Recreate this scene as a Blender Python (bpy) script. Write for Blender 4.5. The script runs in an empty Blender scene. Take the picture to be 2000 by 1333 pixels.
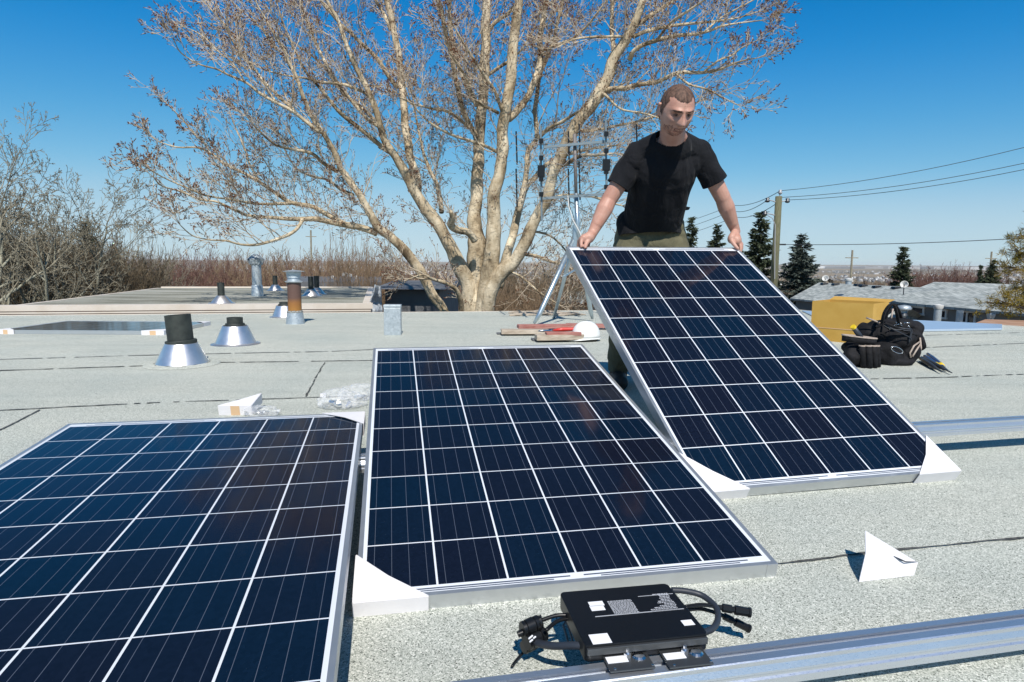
import bpy, bmesh, math, random
import numpy as np
from mathutils import Vector, Matrix, noise
R = math.radians
rnd = random.Random(7)
scene = bpy.context.scene
COL = scene.collection
# ------------------------------------------------------------------ camera, sky, sun, exposure
F = 1227.2; H = 0.75114
Wm = Matrix(((0.999969, 0.00787377, 0.0), (0.000976, -0.1239588, 0.9922869), (0.00781304, -0.99225613, -0.12396264)))
CAM = Vector((0, 0, H))
cd = bpy.data.cameras.new('camera'); cam = bpy.data.objects.new('camera', cd); COL.objects.link(cam)
cd.sensor_width = 36; cd.lens = F / 2000 * 36; cd.clip_start = 0.05; cd.clip_end = 90000
m = Matrix.Identity(4)
for i in range(3):
    m[i][0] = Wm[i][0]; m[i][1] = -Wm[i][1]; m[i][2] = -Wm[i][2]; m[i][3] = CAM[i]
cam.matrix_world = m
scene.camera = cam
SUN_EL = 49.0
wd = bpy.data.worlds.new('World'); scene.world = wd; wd.use_nodes = True
wn = wd.node_tree; wn.nodes.clear()
sky = wn.nodes.new('ShaderNodeTexSky'); sky.sky_type = 'NISHITA'; sky.sun_disc = False
sky.sun_elevation = R(SUN_EL); sky.sun_rotation = R(173); sky.altitude = 1100; sky.air_density = 1.0
sky.dust_density = 0.0; sky.ozone_density = 3.0
hs = wn.nodes.new('ShaderNodeHueSaturation'); hs.inputs['Hue'].default_value = 0.497; hs.inputs['Saturation'].default_value = 1.2
bg = wn.nodes.new('ShaderNodeBackground'); bg.inputs[1].default_value = 0.12
wo = wn.nodes.new('ShaderNodeOutputWorld')
def vscale(sock, k):
    n_ = wn.nodes.new('ShaderNodeVectorMath'); n_.operation = 'SCALE'; n_.inputs['Scale'].default_value = k; wn.links.new(sock, n_.inputs[0]); return n_.outputs[0]
cur = wn.nodes.new('ShaderNodeRGBCurve'); cur.mapping.use_clip = False; cur.mapping.extend = 'EXTRAPOLATED'
for ch, pts in enumerate((((0, 0), (.07, .004), (.12, .045), (.207, .13), (.40, .30), (.73, .385), (1.0, .41)), ((0, 0), (.12, .075), (.20, .170), (.42, .355), (.645, .475), (.85, .52), (1.0, .54)), ((0, 0), (.27, .19), (.42, .450), (.69, .575), (.85, .605), (1.0, .62)))):
    cv = cur.mapping.curves[ch]; cv.points[0].location = pts[0]; cv.points[1].location = pts[-1]
    for p_ in pts[1:-1]: cv.points.new(*p_)
cur.mapping.update()
wn.links.new(sky.outputs[0], hs.inputs['Color']); wn.links.new(vscale(hs.outputs[0], 0.1), cur.inputs['Color']); wn.links.new(vscale(cur.outputs[0], 10.0), bg.inputs[0]); wn.links.new(bg.outputs[0], wo.inputs[0])
sl = bpy.data.lights.new('sun', 'SUN'); sl.energy = 5.0; sl.angle = R(0.53); sl.color = (1.0, 0.945, 0.86)
so = bpy.data.objects.new('sun', sl); COL.objects.link(so); so.rotation_euler = (R(90 - SUN_EL), 0, R(7))
scene.view_settings.view_transform = 'Standard'; scene.view_settings.look = 'None'
scene.view_settings.exposure = 0.12; scene.view_settings.gamma = 1

# ------------------------------------------------------------------ helpers
def ray(x, y):
    return Wm @ Vector(((x - 1000) / F, (y - 666.5) / F, 1))
def G(x, y, z=0.0):
    r = ray(x, y); return CAM + r * ((z - H) / r.z)
def D(x, y, Y):
    r = ray(x, y); return CAM + r * (Y / r.y)
def DP(x, y, Y):   # with pixel size at that depth
    r = ray(x, y); t = Y / r.y; return CAM + r * t, t / F

GX = Vector((0.978, 0.21, 0)).normalized(); GN = Vector((-0.21, 0.978, 0)).normalized()
UP = Vector((0, 0, 1))

def tag(o, label=None, cat=None, group=None, kind=None):
    if label: o['label'] = label
    if cat: o['category'] = cat
    if group: o['group'] = group
    if kind: o['kind'] = kind
    return o
def empty(name, loc, label, cat, group=None, rz=0, mat=None):
    o = bpy.data.objects.new(name, None); COL.objects.link(o); o.empty_display_size = 0.05
    if mat is not None: o.matrix_world = mat
    else: o.location = loc; o.rotation_euler = (0, 0, rz)
    return tag(o, label, cat, group)
def link(name, me, parent=None, mats=None, smooth=False):
    o = bpy.data.objects.new(name, me); COL.objects.link(o)
    if mats is not None:
        for k in (mats if isinstance(mats, (list, tuple)) else [mats]): me.materials.append(k)
    if smooth:
        me.polygons.foreach_set('use_smooth', [True] * len(me.polygons))
    if parent is not None:
        o.parent = parent
    return o
def copy_tree(o, parent=None):
    c = o.copy(); COL.objects.link(c)
    c.parent = parent
    for ch in list(o.children): copy_tree(ch, c)
    return c

class MB:
    """collects verts/faces; coordinates in the space of the parent"""
    def __init__(s): s.v = []; s.f = []; s.mi = []; s.cur = 0; s.M = None
    def add(s, vs, fs):
        o = len(s.v)
        if s.M is not None: vs = [s.M @ Vector(p) for p in vs]
        s.v += [tuple(p) for p in vs]
        for f in fs: s.f.append(tuple(i + o for i in f)); s.mi.append(s.cur)
        return s
    def box(s, c, size, ax=None):
        c = Vector(c); X, Y, Z = ax if ax else (Vector((1, 0, 0)), Vector((0, 1, 0)), Vector((0, 0, 1)))
        a, b, d = size[0] / 2, size[1] / 2, size[2] / 2
        vs = [c + X * (i * a) + Y * (j * b) + Z * (k * d) for k in (-1, 1) for j in (-1, 1) for i in (-1, 1)]
        return s.add(vs, [(0, 2, 3, 1), (4, 5, 7, 6), (0, 1, 5, 4), (2, 6, 7, 3), (0, 4, 6, 2), (1, 3, 7, 5)])
    def hexa(s, b4, t4):
        return s.add(list(b4) + list(t4), [(3, 2, 1, 0), (4, 5, 6, 7), (0, 1, 5, 4), (1, 2, 6, 5), (2, 3, 7, 6), (3, 0, 4, 7)])
    def tube(s, pts, rs, n=8, cap=True):
        pts = [Vector(p) for p in pts]
        if not isinstance(rs, (list, tuple)): rs = [rs] * len(pts)
        rings = []; vs = []; fs = []
        ref = None
        for i, p in enumerate(pts):
            t = (pts[min(i + 1, len(pts) - 1)] - pts[max(i - 1, 0)])
            if t.length < 1e-9: t = Vector((0, 0, 1))
            t.normalize()
            if ref is None:
                ref = Vector((1, 0, 0)) if abs(t.x) < 0.8 else Vector((0, 1, 0))
            u = (ref - t * ref.dot(t)).normalized(); w = t.cross(u); ref = u
            for k in range(n):
                a = 2 * math.pi * k / n
                vs.append(p + (u * math.cos(a) + w * math.sin(a)) * rs[i])
        for i in range(len(pts) - 1):
            for k in range(n):
                k2 = (k + 1) % n
                fs.append((i * n + k, i * n + k2, (i + 1) * n + k2, (i + 1) * n + k))
        if cap:
            fs.append(tuple(reversed(range(n)))); fs.append(tuple(range((len(pts) - 1) * n, len(pts) * n)))
        return s.add(vs, fs)
    def lathe(s, c, prof, n=32, ax=None):
        c = Vector(c); X, Y, Z = ax if ax else (Vector((1, 0, 0)), Vector((0, 1, 0)), Vector((0, 0, 1)))
        vs = []; fs = []
        for r, z in prof:
            for k in range(n):
                a = 2 * math.pi * k / n; vs.append(c + X * (r * math.cos(a)) + Y * (r * math.sin(a)) + Z * z)
        for i in range(len(prof) - 1):
            for k in range(n):
                k2 = (k + 1) % n; fs.append((i * n + k, i * n + k2, (i + 1) * n + k2, (i + 1) * n + k))
        return s.add(vs, fs)
    def prism(s, poly, z0, z1):
        n = len(poly)
        vs = [(p[0], p[1], z0) for p in poly] + [(p[0], p[1], z1) for p in poly]
        return s.add(vs, [tuple(reversed(range(n))), tuple(range(n, 2 * n))] + [(i, (i + 1) % n, n + (i + 1) % n, n + i) for i in range(n)])
    def sweep(s, prof, p0, p1, U_, V_):   # prof 2D (u,v) polygon swept p0->p1
        p0 = Vector(p0); p1 = Vector(p1); n = len(prof)
        vs = [p0 + U_ * a + V_ * b for a, b in prof] + [p1 + U_ * a + V_ * b for a, b in prof]
        return s.add(vs, [tuple(reversed(range(n))), tuple(range(n, 2 * n))] + [(i, (i + 1) % n, n + (i + 1) % n, n + i) for i in range(n)])
    def mesh(s, name):
        me = bpy.data.meshes.new(name); me.from_pydata(s.v, [], s.f)
        if any(s.mi): me.polygons.foreach_set('material_index', s.mi)
        bm = bmesh.new(); bm.from_mesh(me); bmesh.ops.recalc_face_normals(bm, faces=bm.faces); bm.to_mesh(me); bm.free()
        me.update(); return me
    def build(s, name, mats, parent=None, smooth=False, bevel=0, auto=None):
        o = link(name, s.mesh(name), parent, mats, smooth)
        if bevel:
            b = o.modifiers.new('b', 'BEVEL'); b.width = bevel; b.segments = 2; b.limit_method = 'ANGLE'; b.angle_limit = R(40)
        if auto is not None: edge_smooth(o.data, auto)
        return o
def edge_smooth(me, deg):
    bm = bmesh.new(); bm.from_mesh(me)
    for f in bm.faces: f.smooth = True
    for e in bm.edges:
        if len(e.link_faces) == 2 and e.calc_face_angle(0) > R(deg): e.smooth = False
    bm.to_mesh(me); bm.free()
def world_origin(o, base):
    """give a top-level mesh object its origin at base"""
    b = Vector(base); o.data.transform(Matrix.Translation(-b)); o.location = b; return o

# ------------------------------------------------------------------ materials
def mat(name, col=(0.5, 0.5, 0.5), rough=0.6, metal=0.0, spec=0.5, **k):
    mt = bpy.data.materials.new(name); mt.use_nodes = True
    p = mt.node_tree.nodes['Principled BSDF']
    p.inputs['Base Color'].default_value = (*col, 1); p.inputs['Roughness'].default_value = rough
    p.inputs['Metallic'].default_value = metal; p.inputs['Specular IOR Level'].default_value = spec
    for a, b in k.items(): p.inputs[a.replace('_', ' ')].default_value = b
    mt['p'] = 1
    return mt
class NT:
    def __init__(s, mt): s.t = mt.node_tree; s.p = s.t.nodes['Principled BSDF']
    def n(s, ty, **k):
        nd = s.t.nodes.new('ShaderNode' + ty)
        for a, b in k.items(): setattr(nd, a, b)
        return nd
    def l(s, a, b): s.t.links.new(a, b)
    def coord(s, kind='Object'):
        return s.n('TexCoord').outputs[kind]
    def mapping(s, v, scale=(1, 1, 1), rot=(0, 0, 0)):
        m_ = s.n('Mapping'); m_.inputs['Scale'].default_value = scale; m_.inputs['Rotation'].default_value = rot; s.l(v, m_.inputs[0]); return m_.outputs[0]
    def noise(s, v, scale, detail=3, rough=0.55, dist=0):
        nd = s.n('TexNoise'); nd.inputs['Scale'].default_value = scale; nd.inputs['Detail'].default_value = detail
        nd.inputs['Roughness'].default_value = rough; nd.inputs['Distortion'].default_value = dist; s.l(v, nd.inputs['Vector']); return nd.outputs[0]
    def voro(s, v, scale, feature='F1', out='Distance', rand=1.0):
        nd = s.n('TexVoronoi'); nd.feature = feature; nd.inputs['Scale'].default_value = scale; nd.inputs['Randomness'].default_value = rand; s.l(v, nd.inputs['Vector']); return nd.outputs[out]
    def ramp(s, v, stops, interp='LINEAR'):
        nd = s.n('ValToRGB'); cr = nd.color_ramp; cr.interpolation = interp
        while len(cr.elements) < len(stops): cr.elements.new(0.5)
        for e, (p_, c) in zip(cr.elements, stops):
            e.position = p_; e.color = (c, c, c, 1) if isinstance(c, (int, float)) else (*c, 1)
        s.l(v, nd.inputs[0]); return nd.outputs[0]
    def mix(s, f, a, b, mode='MIX'):
        nd = s.n('Mix'); nd.data_type = 'RGBA'; nd.blend_type = mode
        for si, val in ((0, f), (6, a), (7, b)):
            sock = nd.inputs[si]
            if isinstance(val, (int, float)): sock.default_value = val if si == 0 else (val, val, val, 1)
            elif isinstance(val, tuple): sock.default_value = (*val, 1)
            else: s.l(val, sock)
        return nd.outputs[2]
    def math(s, op, a, b=None, c=None):
        nd = s.n('Math'); nd.operation = op
        for i, val in enumerate((a, b, c)):
            if val is None: continue
            if isinstance(val, (int, float)): nd.inputs[i].default_value = val
            else: s.l(val, nd.inputs[i])
        return nd.outputs[0]
    def bump(s, h, strength=0.3, dist=0.01):
        b = s.n('Bump'); b.inputs['Strength'].default_value = strength; b.inputs['Distance'].default_value = dist
        s.l(h, b.inputs['Height']); s.l(b.outputs[0], s.p.inputs['Normal'])
    def col(s, c): s.l(c, s.p.inputs['Base Color'])
    def rough(s, c): s.l(c, s.p.inputs['Roughness'])
def noisy(name, c1, c2, scale=8, rough=0.6, metal=0.0, detail=4, bump=0.0, bscale=None, bdist=0.01, stretch=(1, 1, 1), lo=0.35, hi=0.65, spec=0.5):
    mt = mat(name, c1, rough, metal, spec); t = NT(mt); v = t.mapping(t.coord(), stretch)
    t.col(t.ramp(t.noise(v, scale, detail), [(lo, c1), (hi, c2)]))
    if bump: t.bump(t.noise(v, bscale or scale * 3, 4), bump, bdist)
    return mt

M = {}
# roof granules
mt = mat('roof_granules', (0.5, 0.53, 0.5), 0.95, spec=0.15); t = NT(mt); v = t.coord()
g1 = t.voro(v, 440, out='Color'); sep = t.n('SeparateColor'); t.l(g1, sep.inputs[0])
g = t.ramp(sep.outputs[0], [(0.0, (0.035, 0.04, 0.035)), (0.022, (0.05, 0.055, 0.05)), (0.045, (0.24, 0.26, 0.23)), (0.16, (0.28, 0.30, 0.27)), (0.5, (0.455, 0.475, 0.43)), (0.85, (0.58, 0.59, 0.545)), (1.0, (0.78, 0.78, 0.73))])
g2 = t.ramp(t.noise(v, 120, 3), [(0.3, 0.88), (0.7, 1.08)])
g3 = t.ramp(t.noise(v, 1.3, 6, 0.6), [(0.3, (0.90, 0.93, 0.93)), (0.7, (1.06, 1.05, 1.02))])
g4 = t.ramp(t.noise(t.mapping(v, (0.25, 3, 1), (0, 0, R(-12))), 2.2, 5), [(0.35, 0.94), (0.65, 1.03)])
c = t.mix(1.0, g, g2, 'MULTIPLY'); c = t.mix(1.0, c, g3, 'MULTIPLY'); c = t.mix(1.0, c, g4, 'MULTIPLY'); t.col(c)
t.bump(sep.outputs[1], 0.3, 0.0012); M['roof'] = mt
M['bitumen'] = noisy('bitumen', (0.03, 0.03, 0.028), (0.13, 0.13, 0.12), 60, 0.8)
M['bitumen_grey'] = noisy('bitumen_grey', (0.10, 0.105, 0.10), (0.33, 0.34, 0.32), 90, 0.85)
mt = mat('old_roof', (0.3, 0.3, 0.27), 0.95, spec=0.1); t = NT(mt); v = t.coord()
a = t.ramp(t.noise(t.mapping(v, (0.35, 1.6, 1), (0, 0, R(-12))), 1.2, 8, 0.65), [(0.36, (0.17, 0.165, 0.13)), (0.5, (0.31, 0.31, 0.265)), (0.72, (0.42, 0.41, 0.36))])
b = t.ramp(t.noise(v, 40, 3), [(0.3, 0.75), (0.7, 1.15)]); t.col(t.mix(1.0, a, b, 'MULTIPLY')); M['old_roof'] = mt
M['cream'] = noisy('cream_metal', (0.60, 0.52, 0.43), (0.68, 0.61, 0.53), 3, 0.6)
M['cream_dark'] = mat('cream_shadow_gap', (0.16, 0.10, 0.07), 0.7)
# aluminium
def alu(name, c, rough, metal=0.85, lines=None, axis=(1, 1, 1)):
    mt = mat(name, c, rough, metal); t = NT(mt); v = t.mapping(t.coord(), axis)
    n_ = t.noise(v, 30, 3); t.rough(t.ramp(n_, [(0.3, rough * 0.8), (0.7, min(1, rough * 1.25))]))
    t.col(t.ramp(t.noise(t.coord(), 6, 4), [(0.3, tuple(x * 0.93 for x in c)), (0.7, c)]))
    return mt
M['alu'] = alu('anodised_frame', (0.57, 0.59, 0.61), 0.36, 0.75)
M['rail'] = alu('rail_aluminium', (0.66, 0.70, 0.76), 0.32, 0.85, axis=(1, 40, 40))
M['galv'] = None
mt = mat('galvanised', (0.5, 0.54, 0.57), 0.5, 0.6); t = NT(mt); v = t.coord()
t.col(t.ramp(t.voro(v, 55, out='Color'), [(0.0, (0.36, 0.41, 0.44)), (1.0, (0.55, 0.60, 0.63))])); M['galv'] = mt
mt = mat('cone_metal', (0.74, 0.79, 0.86), 0.3, 0.9); t = NT(mt); v = t.coord()
t.rough(t.ramp(t.noise(v, 9, 4), [(0.3, 0.30), (0.7, 0.42)])); t.col(t.ramp(t.noise(v, 14, 5), [(0.35, (0.74, 0.71, 0.70)), (0.6, (0.84, 0.81, 0.79))]))
t.bump(t.noise(v, 5, 2), 0.08, 0.02); M['cone'] = mt
M['abs'] = noisy('black_pipe', (0.018, 0.022, 0.020), (0.035, 0.042, 0.036), 20, 0.62, bump=0.1)
M['black'] = mat('black_plastic', (0.008, 0.009, 0.011), 0.34, spec=0.35)
M['black_body'] = noisy('black_powder_coat', (0.005, 0.0055, 0.007), (0.008, 0.009, 0.011), 200, 0.36, spec=0.3, bump=0.05, bscale=900, bdist=0.0005)
M['cable'] = mat('grey_conduit', (0.026, 0.031, 0.042), 0.5)
M['label'] = mat('white_label', (0.82, 0.82, 0.84), 0.5)
M['print'] = mat('print_grey', (0.42, 0.43, 0.46), 0.6)
M['steel_dark'] = mat('dark_steel', (0.10, 0.105, 0.11), 0.42, 0.7)
M['steel'] = mat('bright_steel', (0.75, 0.76, 0.78), 0.22, 1.0)
# rust flue
mt = mat('rust_flue', (0.2, 0.08, 0.03), 0.75); t = NT(mt); v = t.coord()
sx = t.n('SeparateXYZ'); t.l(v, sx.inputs[0])
hgt = t.math('ADD', sx.outputs[2], t.math('MULTIPLY', t.noise(v, 14, 4), 0.07))
t.col(t.ramp(t.math('MULTIPLY', hgt, 1.0), [(0.16, (0.08, 0.06, 0.035)), (0.20, (0.33, 0.15, 0.03)), (0.29, (0.27, 0.115, 0.03)), (0.345, (0.12, 0.065, 0.05)), (0.6, (0.10, 0.06, 0.05))])); M['rust'] = mt
def paper(name, c):
    mt = mat(name, c, 0.75); t = NT(mt); v = t.coord()
    t.bump(t.noise(v, 14, 5), 0.25, 0.006); t.col(t.ramp(t.noise(v, 20, 4), [(0.3, tuple(x * 0.95 for x in c)), (0.7, c)])); return mt
M['card'] = paper('white_cardboard', (0.71, 0.70, 0.72)); M['tape'] = mat('tan_tape', (0.62, 0.42, 0.25), 0.5)
mt = mat('solar_cells', (0.01, 0.02, 0.05), 0.09, spec=0.21); t = NT(mt)
PX, PY = 0.1595, 0.1585
sx = t.n('SeparateXYZ'); t.l(t.coord(), sx.inputs[0]); X_, Y_ = sx.outputs[0], sx.outputs[1]
u = t.math('ADD', t.math('DIVIDE', X_, PX), 3); w = t.math('ADD', t.math('DIVIDE', Y_, PY), 5)
fu = t.math('FRACT', u); fw = t.math('FRACT', w)
du = t.math('MULTIPLY', t.math('SUBTRACT', 0.5, t.math('ABSOLUTE', t.math('SUBTRACT', fu, 0.5))), PX)
dw = t.math('MULTIPLY', t.math('SUBTRACT', 0.5, t.math('ABSOLUTE', t.math('SUBTRACT', fw, 0.5))), PY)
gap = t.math('MAXIMUM', t.math('LESS_THAN', du, 0.0023), t.math('LESS_THAN', dw, 0.0017))
ax_ = t.math('ABSOLUTE', X_); ay_ = t.math('ABSOLUTE', Y_)
outm = t.math('MAXIMUM', t.math('GREATER_THAN', ax_, 3 * PX - 0.0026), t.math('GREATER_THAN', ay_, 5 * PY - 0.002))
white = t.math('MAXIMUM', gap, outm)
bus = t.math('LESS_THAN', t.math('MULTIPLY', t.math('ABSOLUTE', t.math('SUBTRACT', t.math('FRACT', t.math('MULTIPLY', fu, 4)), 0.5)), PX / 4), 0.00055)
bus = t.math('MULTIPLY', bus, t.math('LESS_THAN', ay_, 5 * PY + 0.004))
cmb = t.n('CombineXYZ'); t.l(t.math('FLOOR', u), cmb.inputs[0]); t.l(t.math('FLOOR', w), cmb.inputs[1])
oi = t.n('ObjectInfo'); t.l(oi.outputs['Random'], cmb.inputs[2])
wn_ = t.n('TexWhiteNoise'); wn_.noise_dimensions = '3D'; t.l(cmb.outputs[0], wn_.inputs[0])
cellc = t.ramp(wn_.outputs[0], [(0.0, (0.0060, 0.0080, 0.0175)), (0.4, (0.0052, 0.0088, 0.020)), (0.75, (0.0040, 0.0100, 0.0235)), (1.0, (0.0031, 0.0113, 0.027))])
cry = t.ramp(t.voro(t.coord(), 130, out='Color'), [(0.0, 0.85), (1.0, 1.15)])
cellc = t.mix(1.0, cellc, cry, 'MULTIPLY')
ft = t.math('FRACT', t.math('MULTIPLY', w, 4)) 
col = t.mix(bus, cellc, (0.085, 0.10, 0.135)); col = t.mix(white, col, (0.66, 0.69, 0.74))
rib = t.math('MULTIPLY', t.math('GREATER_THAN', ay_, 5 * PY + 0.006), t.math('LESS_THAN', ay_, 5 * PY + 0.0105))
rib = t.math('MULTIPLY', rib, t.math('MULTIPLY', t.math('LESS_THAN', ax_, 2.7 * PX), t.math('GREATER_THAN', ax_, 0.1 * PX)))
rib2 = t.math('MULTIPLY', t.math('GREATER_THAN', ay_, 5 * PY + 0.013), t.math('LESS_THAN', ay_, 5 * PY + 0.0165))
rib2 = t.math('MULTIPLY', rib2, t.math('MULTIPLY', t.math('LESS_THAN', ax_, 2.55 * PX), t.math('GREATER_THAN', ax_, 0.35 * PX)))
col = t.mix(t.math('MAXIMUM', rib, rib2), col, (0.07, 0.085, 0.12)); t.col(col); M['cells'] = mt
M['wood'] = noisy('weathered_wood', (0.30, 0.24, 0.18), (0.50, 0.43, 0.35), 6, 0.85, stretch=(1, 8, 8), bump=0.4, bdist=0.004)
M['redwood'] = noisy('red_stained_wood', (0.30, 0.10, 0.08), (0.42, 0.20, 0.17), 6, 0.8, stretch=(1, 8, 8), bump=0.3, bdist=0.004)
M['redplastic'] = mat('red_plastic', (0.55, 0.04, 0.03), 0.35)
M['hat'] = mat('white_hard_hat', (0.74, 0.74, 0.72), 0.28)
mt = mat('yellow_card', (0.50, 0.30, 0.06), 0.8); t = NT(mt); v = t.coord()
t.col(t.ramp(t.noise(v, 5, 5), [(0.3, (0.46, 0.265, 0.045)), (0.7, (0.54, 0.33, 0.075))])); M['ybox'] = mt
M['canvas'] = noisy('black_canvas', (0.005, 0.005, 0.006), (0.014, 0.014, 0.017), 12, 0.8, bump=0.6, bscale=18, bdist=0.02, spec=0.25)
M['trim'] = noisy('beige_trim', (0.30, 0.24, 0.20), (0.42, 0.35, 0.30), 30, 0.8)
M['yellow'] = mat('yellow_plastic', (0.75, 0.52, 0.02), 0.4); M['blue'] = mat('blue_grip', (0.02, 0.05, 0.14), 0.5)
mt = mat('skin', (0.46, 0.24, 0.175), 0.5, spec=0.35); t = NT(mt); v = t.coord()
t.col(t.ramp(t.noise(v, 16, 5, 0.6), [(0.3, (0.42, 0.21, 0.155)), (0.7, (0.53, 0.31, 0.24))])); t.bump(t.noise(v, 150, 3), 0.15, 0.001)
t.p.inputs['Subsurface Weight'].default_value = 0.08; t.p.inputs['Subsurface Radius'].default_value = (0.01, 0.004, 0.002); M['skin'] = mt
M['stubble'] = noisy('stubble', (0.24, 0.12, 0.09), (0.37, 0.19, 0.145), 130, 0.8)
sm = M['stubble']; tt = NT(sm); tt.l(tt.ramp(tt.noise(tt.coord(), 38, 4), [(0.36, 0.0), (0.62, 0.62)]), sm.node_tree.nodes['Principled BSDF'].inputs['Alpha'])
M['hair'] = noisy('short_brown_hair', (0.045, 0.022, 0.014), (0.15, 0.082, 0.056), 110, 0.75, stretch=(1, 1, 0.3), bump=0.6, bscale=160, bdist=0.004)
def cloth(name, c1, c2, rough=0.9):
    mt = mat(name, c1, rough, spec=0.12); t = NT(mt); v = t.coord()
    t.col(t.ramp(t.noise(v, 10, 5), [(0.3, c1), (0.7, c2)])); t.p.inputs['Sheen Weight'].default_value = 0.04
    t.bump(t.noise(t.mapping(v, (1, 1, .6)), 11, 4, 0.5, 0.9), 0.75, 0.035); return mt
M['tee'] = cloth('black_tshirt', (0.009, 0.0095, 0.012), (0.014, 0.015, 0.018)); M['olive'] = cloth('olive_trousers', (0.10, 0.094, 0.058), (0.15, 0.14, 0.09))
M['boot'] = mat('boot_leather', (0.02, 0.018, 0.016), 0.6)
M['eye'] = mat('eye_white', (0.16, 0.11, 0.09), 0.4); M['lip'] = mat('lips', (0.30, 0.12, 0.10), 0.5); M['dark'] = mat('dark_gap', (0.02, 0.012, 0.01), 0.6)
def bark(name, c1, c2, c3):
    mt = mat(name, c1, 0.9, spec=0.2); t = NT(mt); v = t.coord()
    a = t.ramp(t.noise(t.mapping(v, (1, 1, 0.6)), 2.5, 8, 0.65), [(0.36, c3), (0.47, c1), (0.66, c2)])
    b = t.ramp(t.noise(t.mapping(v, (3, 3, 9)), 4, 4), [(0.32, 0.55), (0.45, 1.0)])
    t.col(t.mix(1.0, a, b, 'MULTIPLY')); t.bump(t.noise(t.mapping(v, (4, 4, 1.2)), 7, 5), 0.7, 0.03); return mt
M['bark'] = bark('poplar_bark', (0.40, 0.32, 0.21), (0.75, 0.65, 0.48), (0.12, 0.085, 0.05))
M['bark_pale'] = bark('aspen_bark', (0.30, 0.29, 0.22), (0.42, 0.42, 0.34), (0.12, 0.11, 0.08))
def twigm(name, c1, c2):
    mt = mat(name, c1, 0.9, spec=0.15); t = NT(mt)
    t.col(t.ramp(t.noise(t.coord(), 3, 3), [(0.3, c1), (0.7, c2)])); return mt
M['twig'] = twigm('poplar_twigs', (0.38, 0.30, 0.21), (0.62, 0.53, 0.41))
M['bud'] = twigm('red_brown_buds', (0.09, 0.032, 0.016), (0.19, 0.075, 0.035))
M['twig_grey'] = twigm('grey_twigs', (0.21, 0.19, 0.14), (0.34, 0.31, 0.235))
M['twig_brown'] = twigm('brown_twigs', (0.12, 0.092, 0.058), (0.24, 0.19, 0.13))
M['twig_red'] = twigm('red_brown_twigs', (0.15, 0.08, 0.065), (0.22, 0.13, 0.105))
M['twig_tan'] = twigm('tan_twigs', (0.22, 0.15, 0.09), (0.32, 0.23, 0.15))
M['spruce'] = twigm('spruce_needles', (0.034, 0.046, 0.026), (0.075, 0.088, 0.05))
M['spruce_blue'] = twigm('blue_spruce_needles', (0.05, 0.066, 0.056), (0.11, 0.13, 0.11))
M['pine'] = twigm('pine_needles', (0.09, 0.085, 0.012), (0.30, 0.20, 0.03))
M['conbark'] = noisy('conifer_bark', (0.05, 0.035, 0.025), (0.10, 0.07, 0.05), 6, 0.9)
mt = mat('shingles', (0.3, 0.32, 0.31), 0.9, spec=0.15); t = NT(mt); v = t.coord()
br = t.n('TexBrick'); br.inputs['Scale'].default_value = 1; br.inputs['Brick Width'].default_value = 0.3; br.inputs['Row Height'].default_value = 0.14; br.inputs['Mortar Size'].default_value = 0.004
br.inputs['Color1'].default_value = (0.24, 0.265, 0.26, 1); br.inputs['Color2'].default_value = (0.42, 0.445, 0.43, 1); br.inputs['Mortar'].default_value = (0.12, 0.13, 0.13, 1)
t.l(t.mapping(v, (1, 1, 1), (0, 0, R(101))), br.inputs[0])
t.col(t.mix(1.0, br.outputs[0], t.ramp(t.noise(v, 1.5, 6), [(0.3, 0.85), (0.7, 1.1)]), 'MULTIPLY')); M['shingle'] = mt
M['siding'] = noisy('grey_siding', (0.15, 0.15, 0.145), (0.19, 0.19, 0.18), 1, 0.8)
M['siding_white'] = noisy('white_siding', (0.60, 0.58, 0.55), (0.70, 0.69, 0.66), 1, 0.7)
M['siding_dark'] = noisy('dark_siding', (0.10, 0.105, 0.115), (0.14, 0.145, 0.155), 2, 0.8)
M['shingle_brown'] = noisy('brown_shingles', (0.09, 0.07, 0.055), (0.15, 0.12, 0.10), 4, 0.9)
M['wtrim'] = mat('white_trim', (0.6, 0.6, 0.58), 0.6); M['glass'] = mat('window_glass', (0.02, 0.022, 0.03), 0.08)
M['wire'] = mat('wire', (0.05, 0.055, 0.065), 0.6); M['pole'] = noisy('treated_pole', (0.085, 0.085, 0.045), (0.15, 0.145, 0.085), 8, 0.9, stretch=(6, 6, 0.6))
M['insul'] = mat('insulator', (0.35, 0.36, 0.38), 0.4)
M['ant'] = mat('antenna_aluminium', (0.17, 0.22, 0.25), 0.55, 0.3); M['antwhisk'] = mat('antenna_rods', (0.38, 0.36, 0.33), 0.5, 0.3)
M['mast'] = alu('mast_galvanised', (0.50, 0.58, 0.62), 0.35, 0.8); M['mastold'] = mat('mast_weathered', (0.20, 0.18, 0.17), 0.6, 0.3)
M['car'] = mat('white_car_paint', (0.75, 0.75, 0.75), 0.3)
mt = mat('clear_plastic', (0.9, 0.92, 0.95), 0.18); p = mt.node_tree.nodes['Principled BSDF']; p.inputs['Alpha'].default_value = 0.22
t = NT(mt); t.bump(t.noise(t.coord(), 34, 5), 0.9, 0.03); M['bag'] = mt
mt = mat('tarp_plastic', (0.42, 0.46, 0.50), 0.25); p = mt.node_tree.nodes['Principled BSDF']; p.inputs['Alpha'].default_value = 0.75
t = NT(mt); t.bump(t.noise(t.coord(), 4, 5), 0.9, 0.15); M['tarp'] = mt
mt = mat('flashing_blue', (0.60, 0.70, 0.82), 0.35, 0.6); M['flash'] = mt
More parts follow.
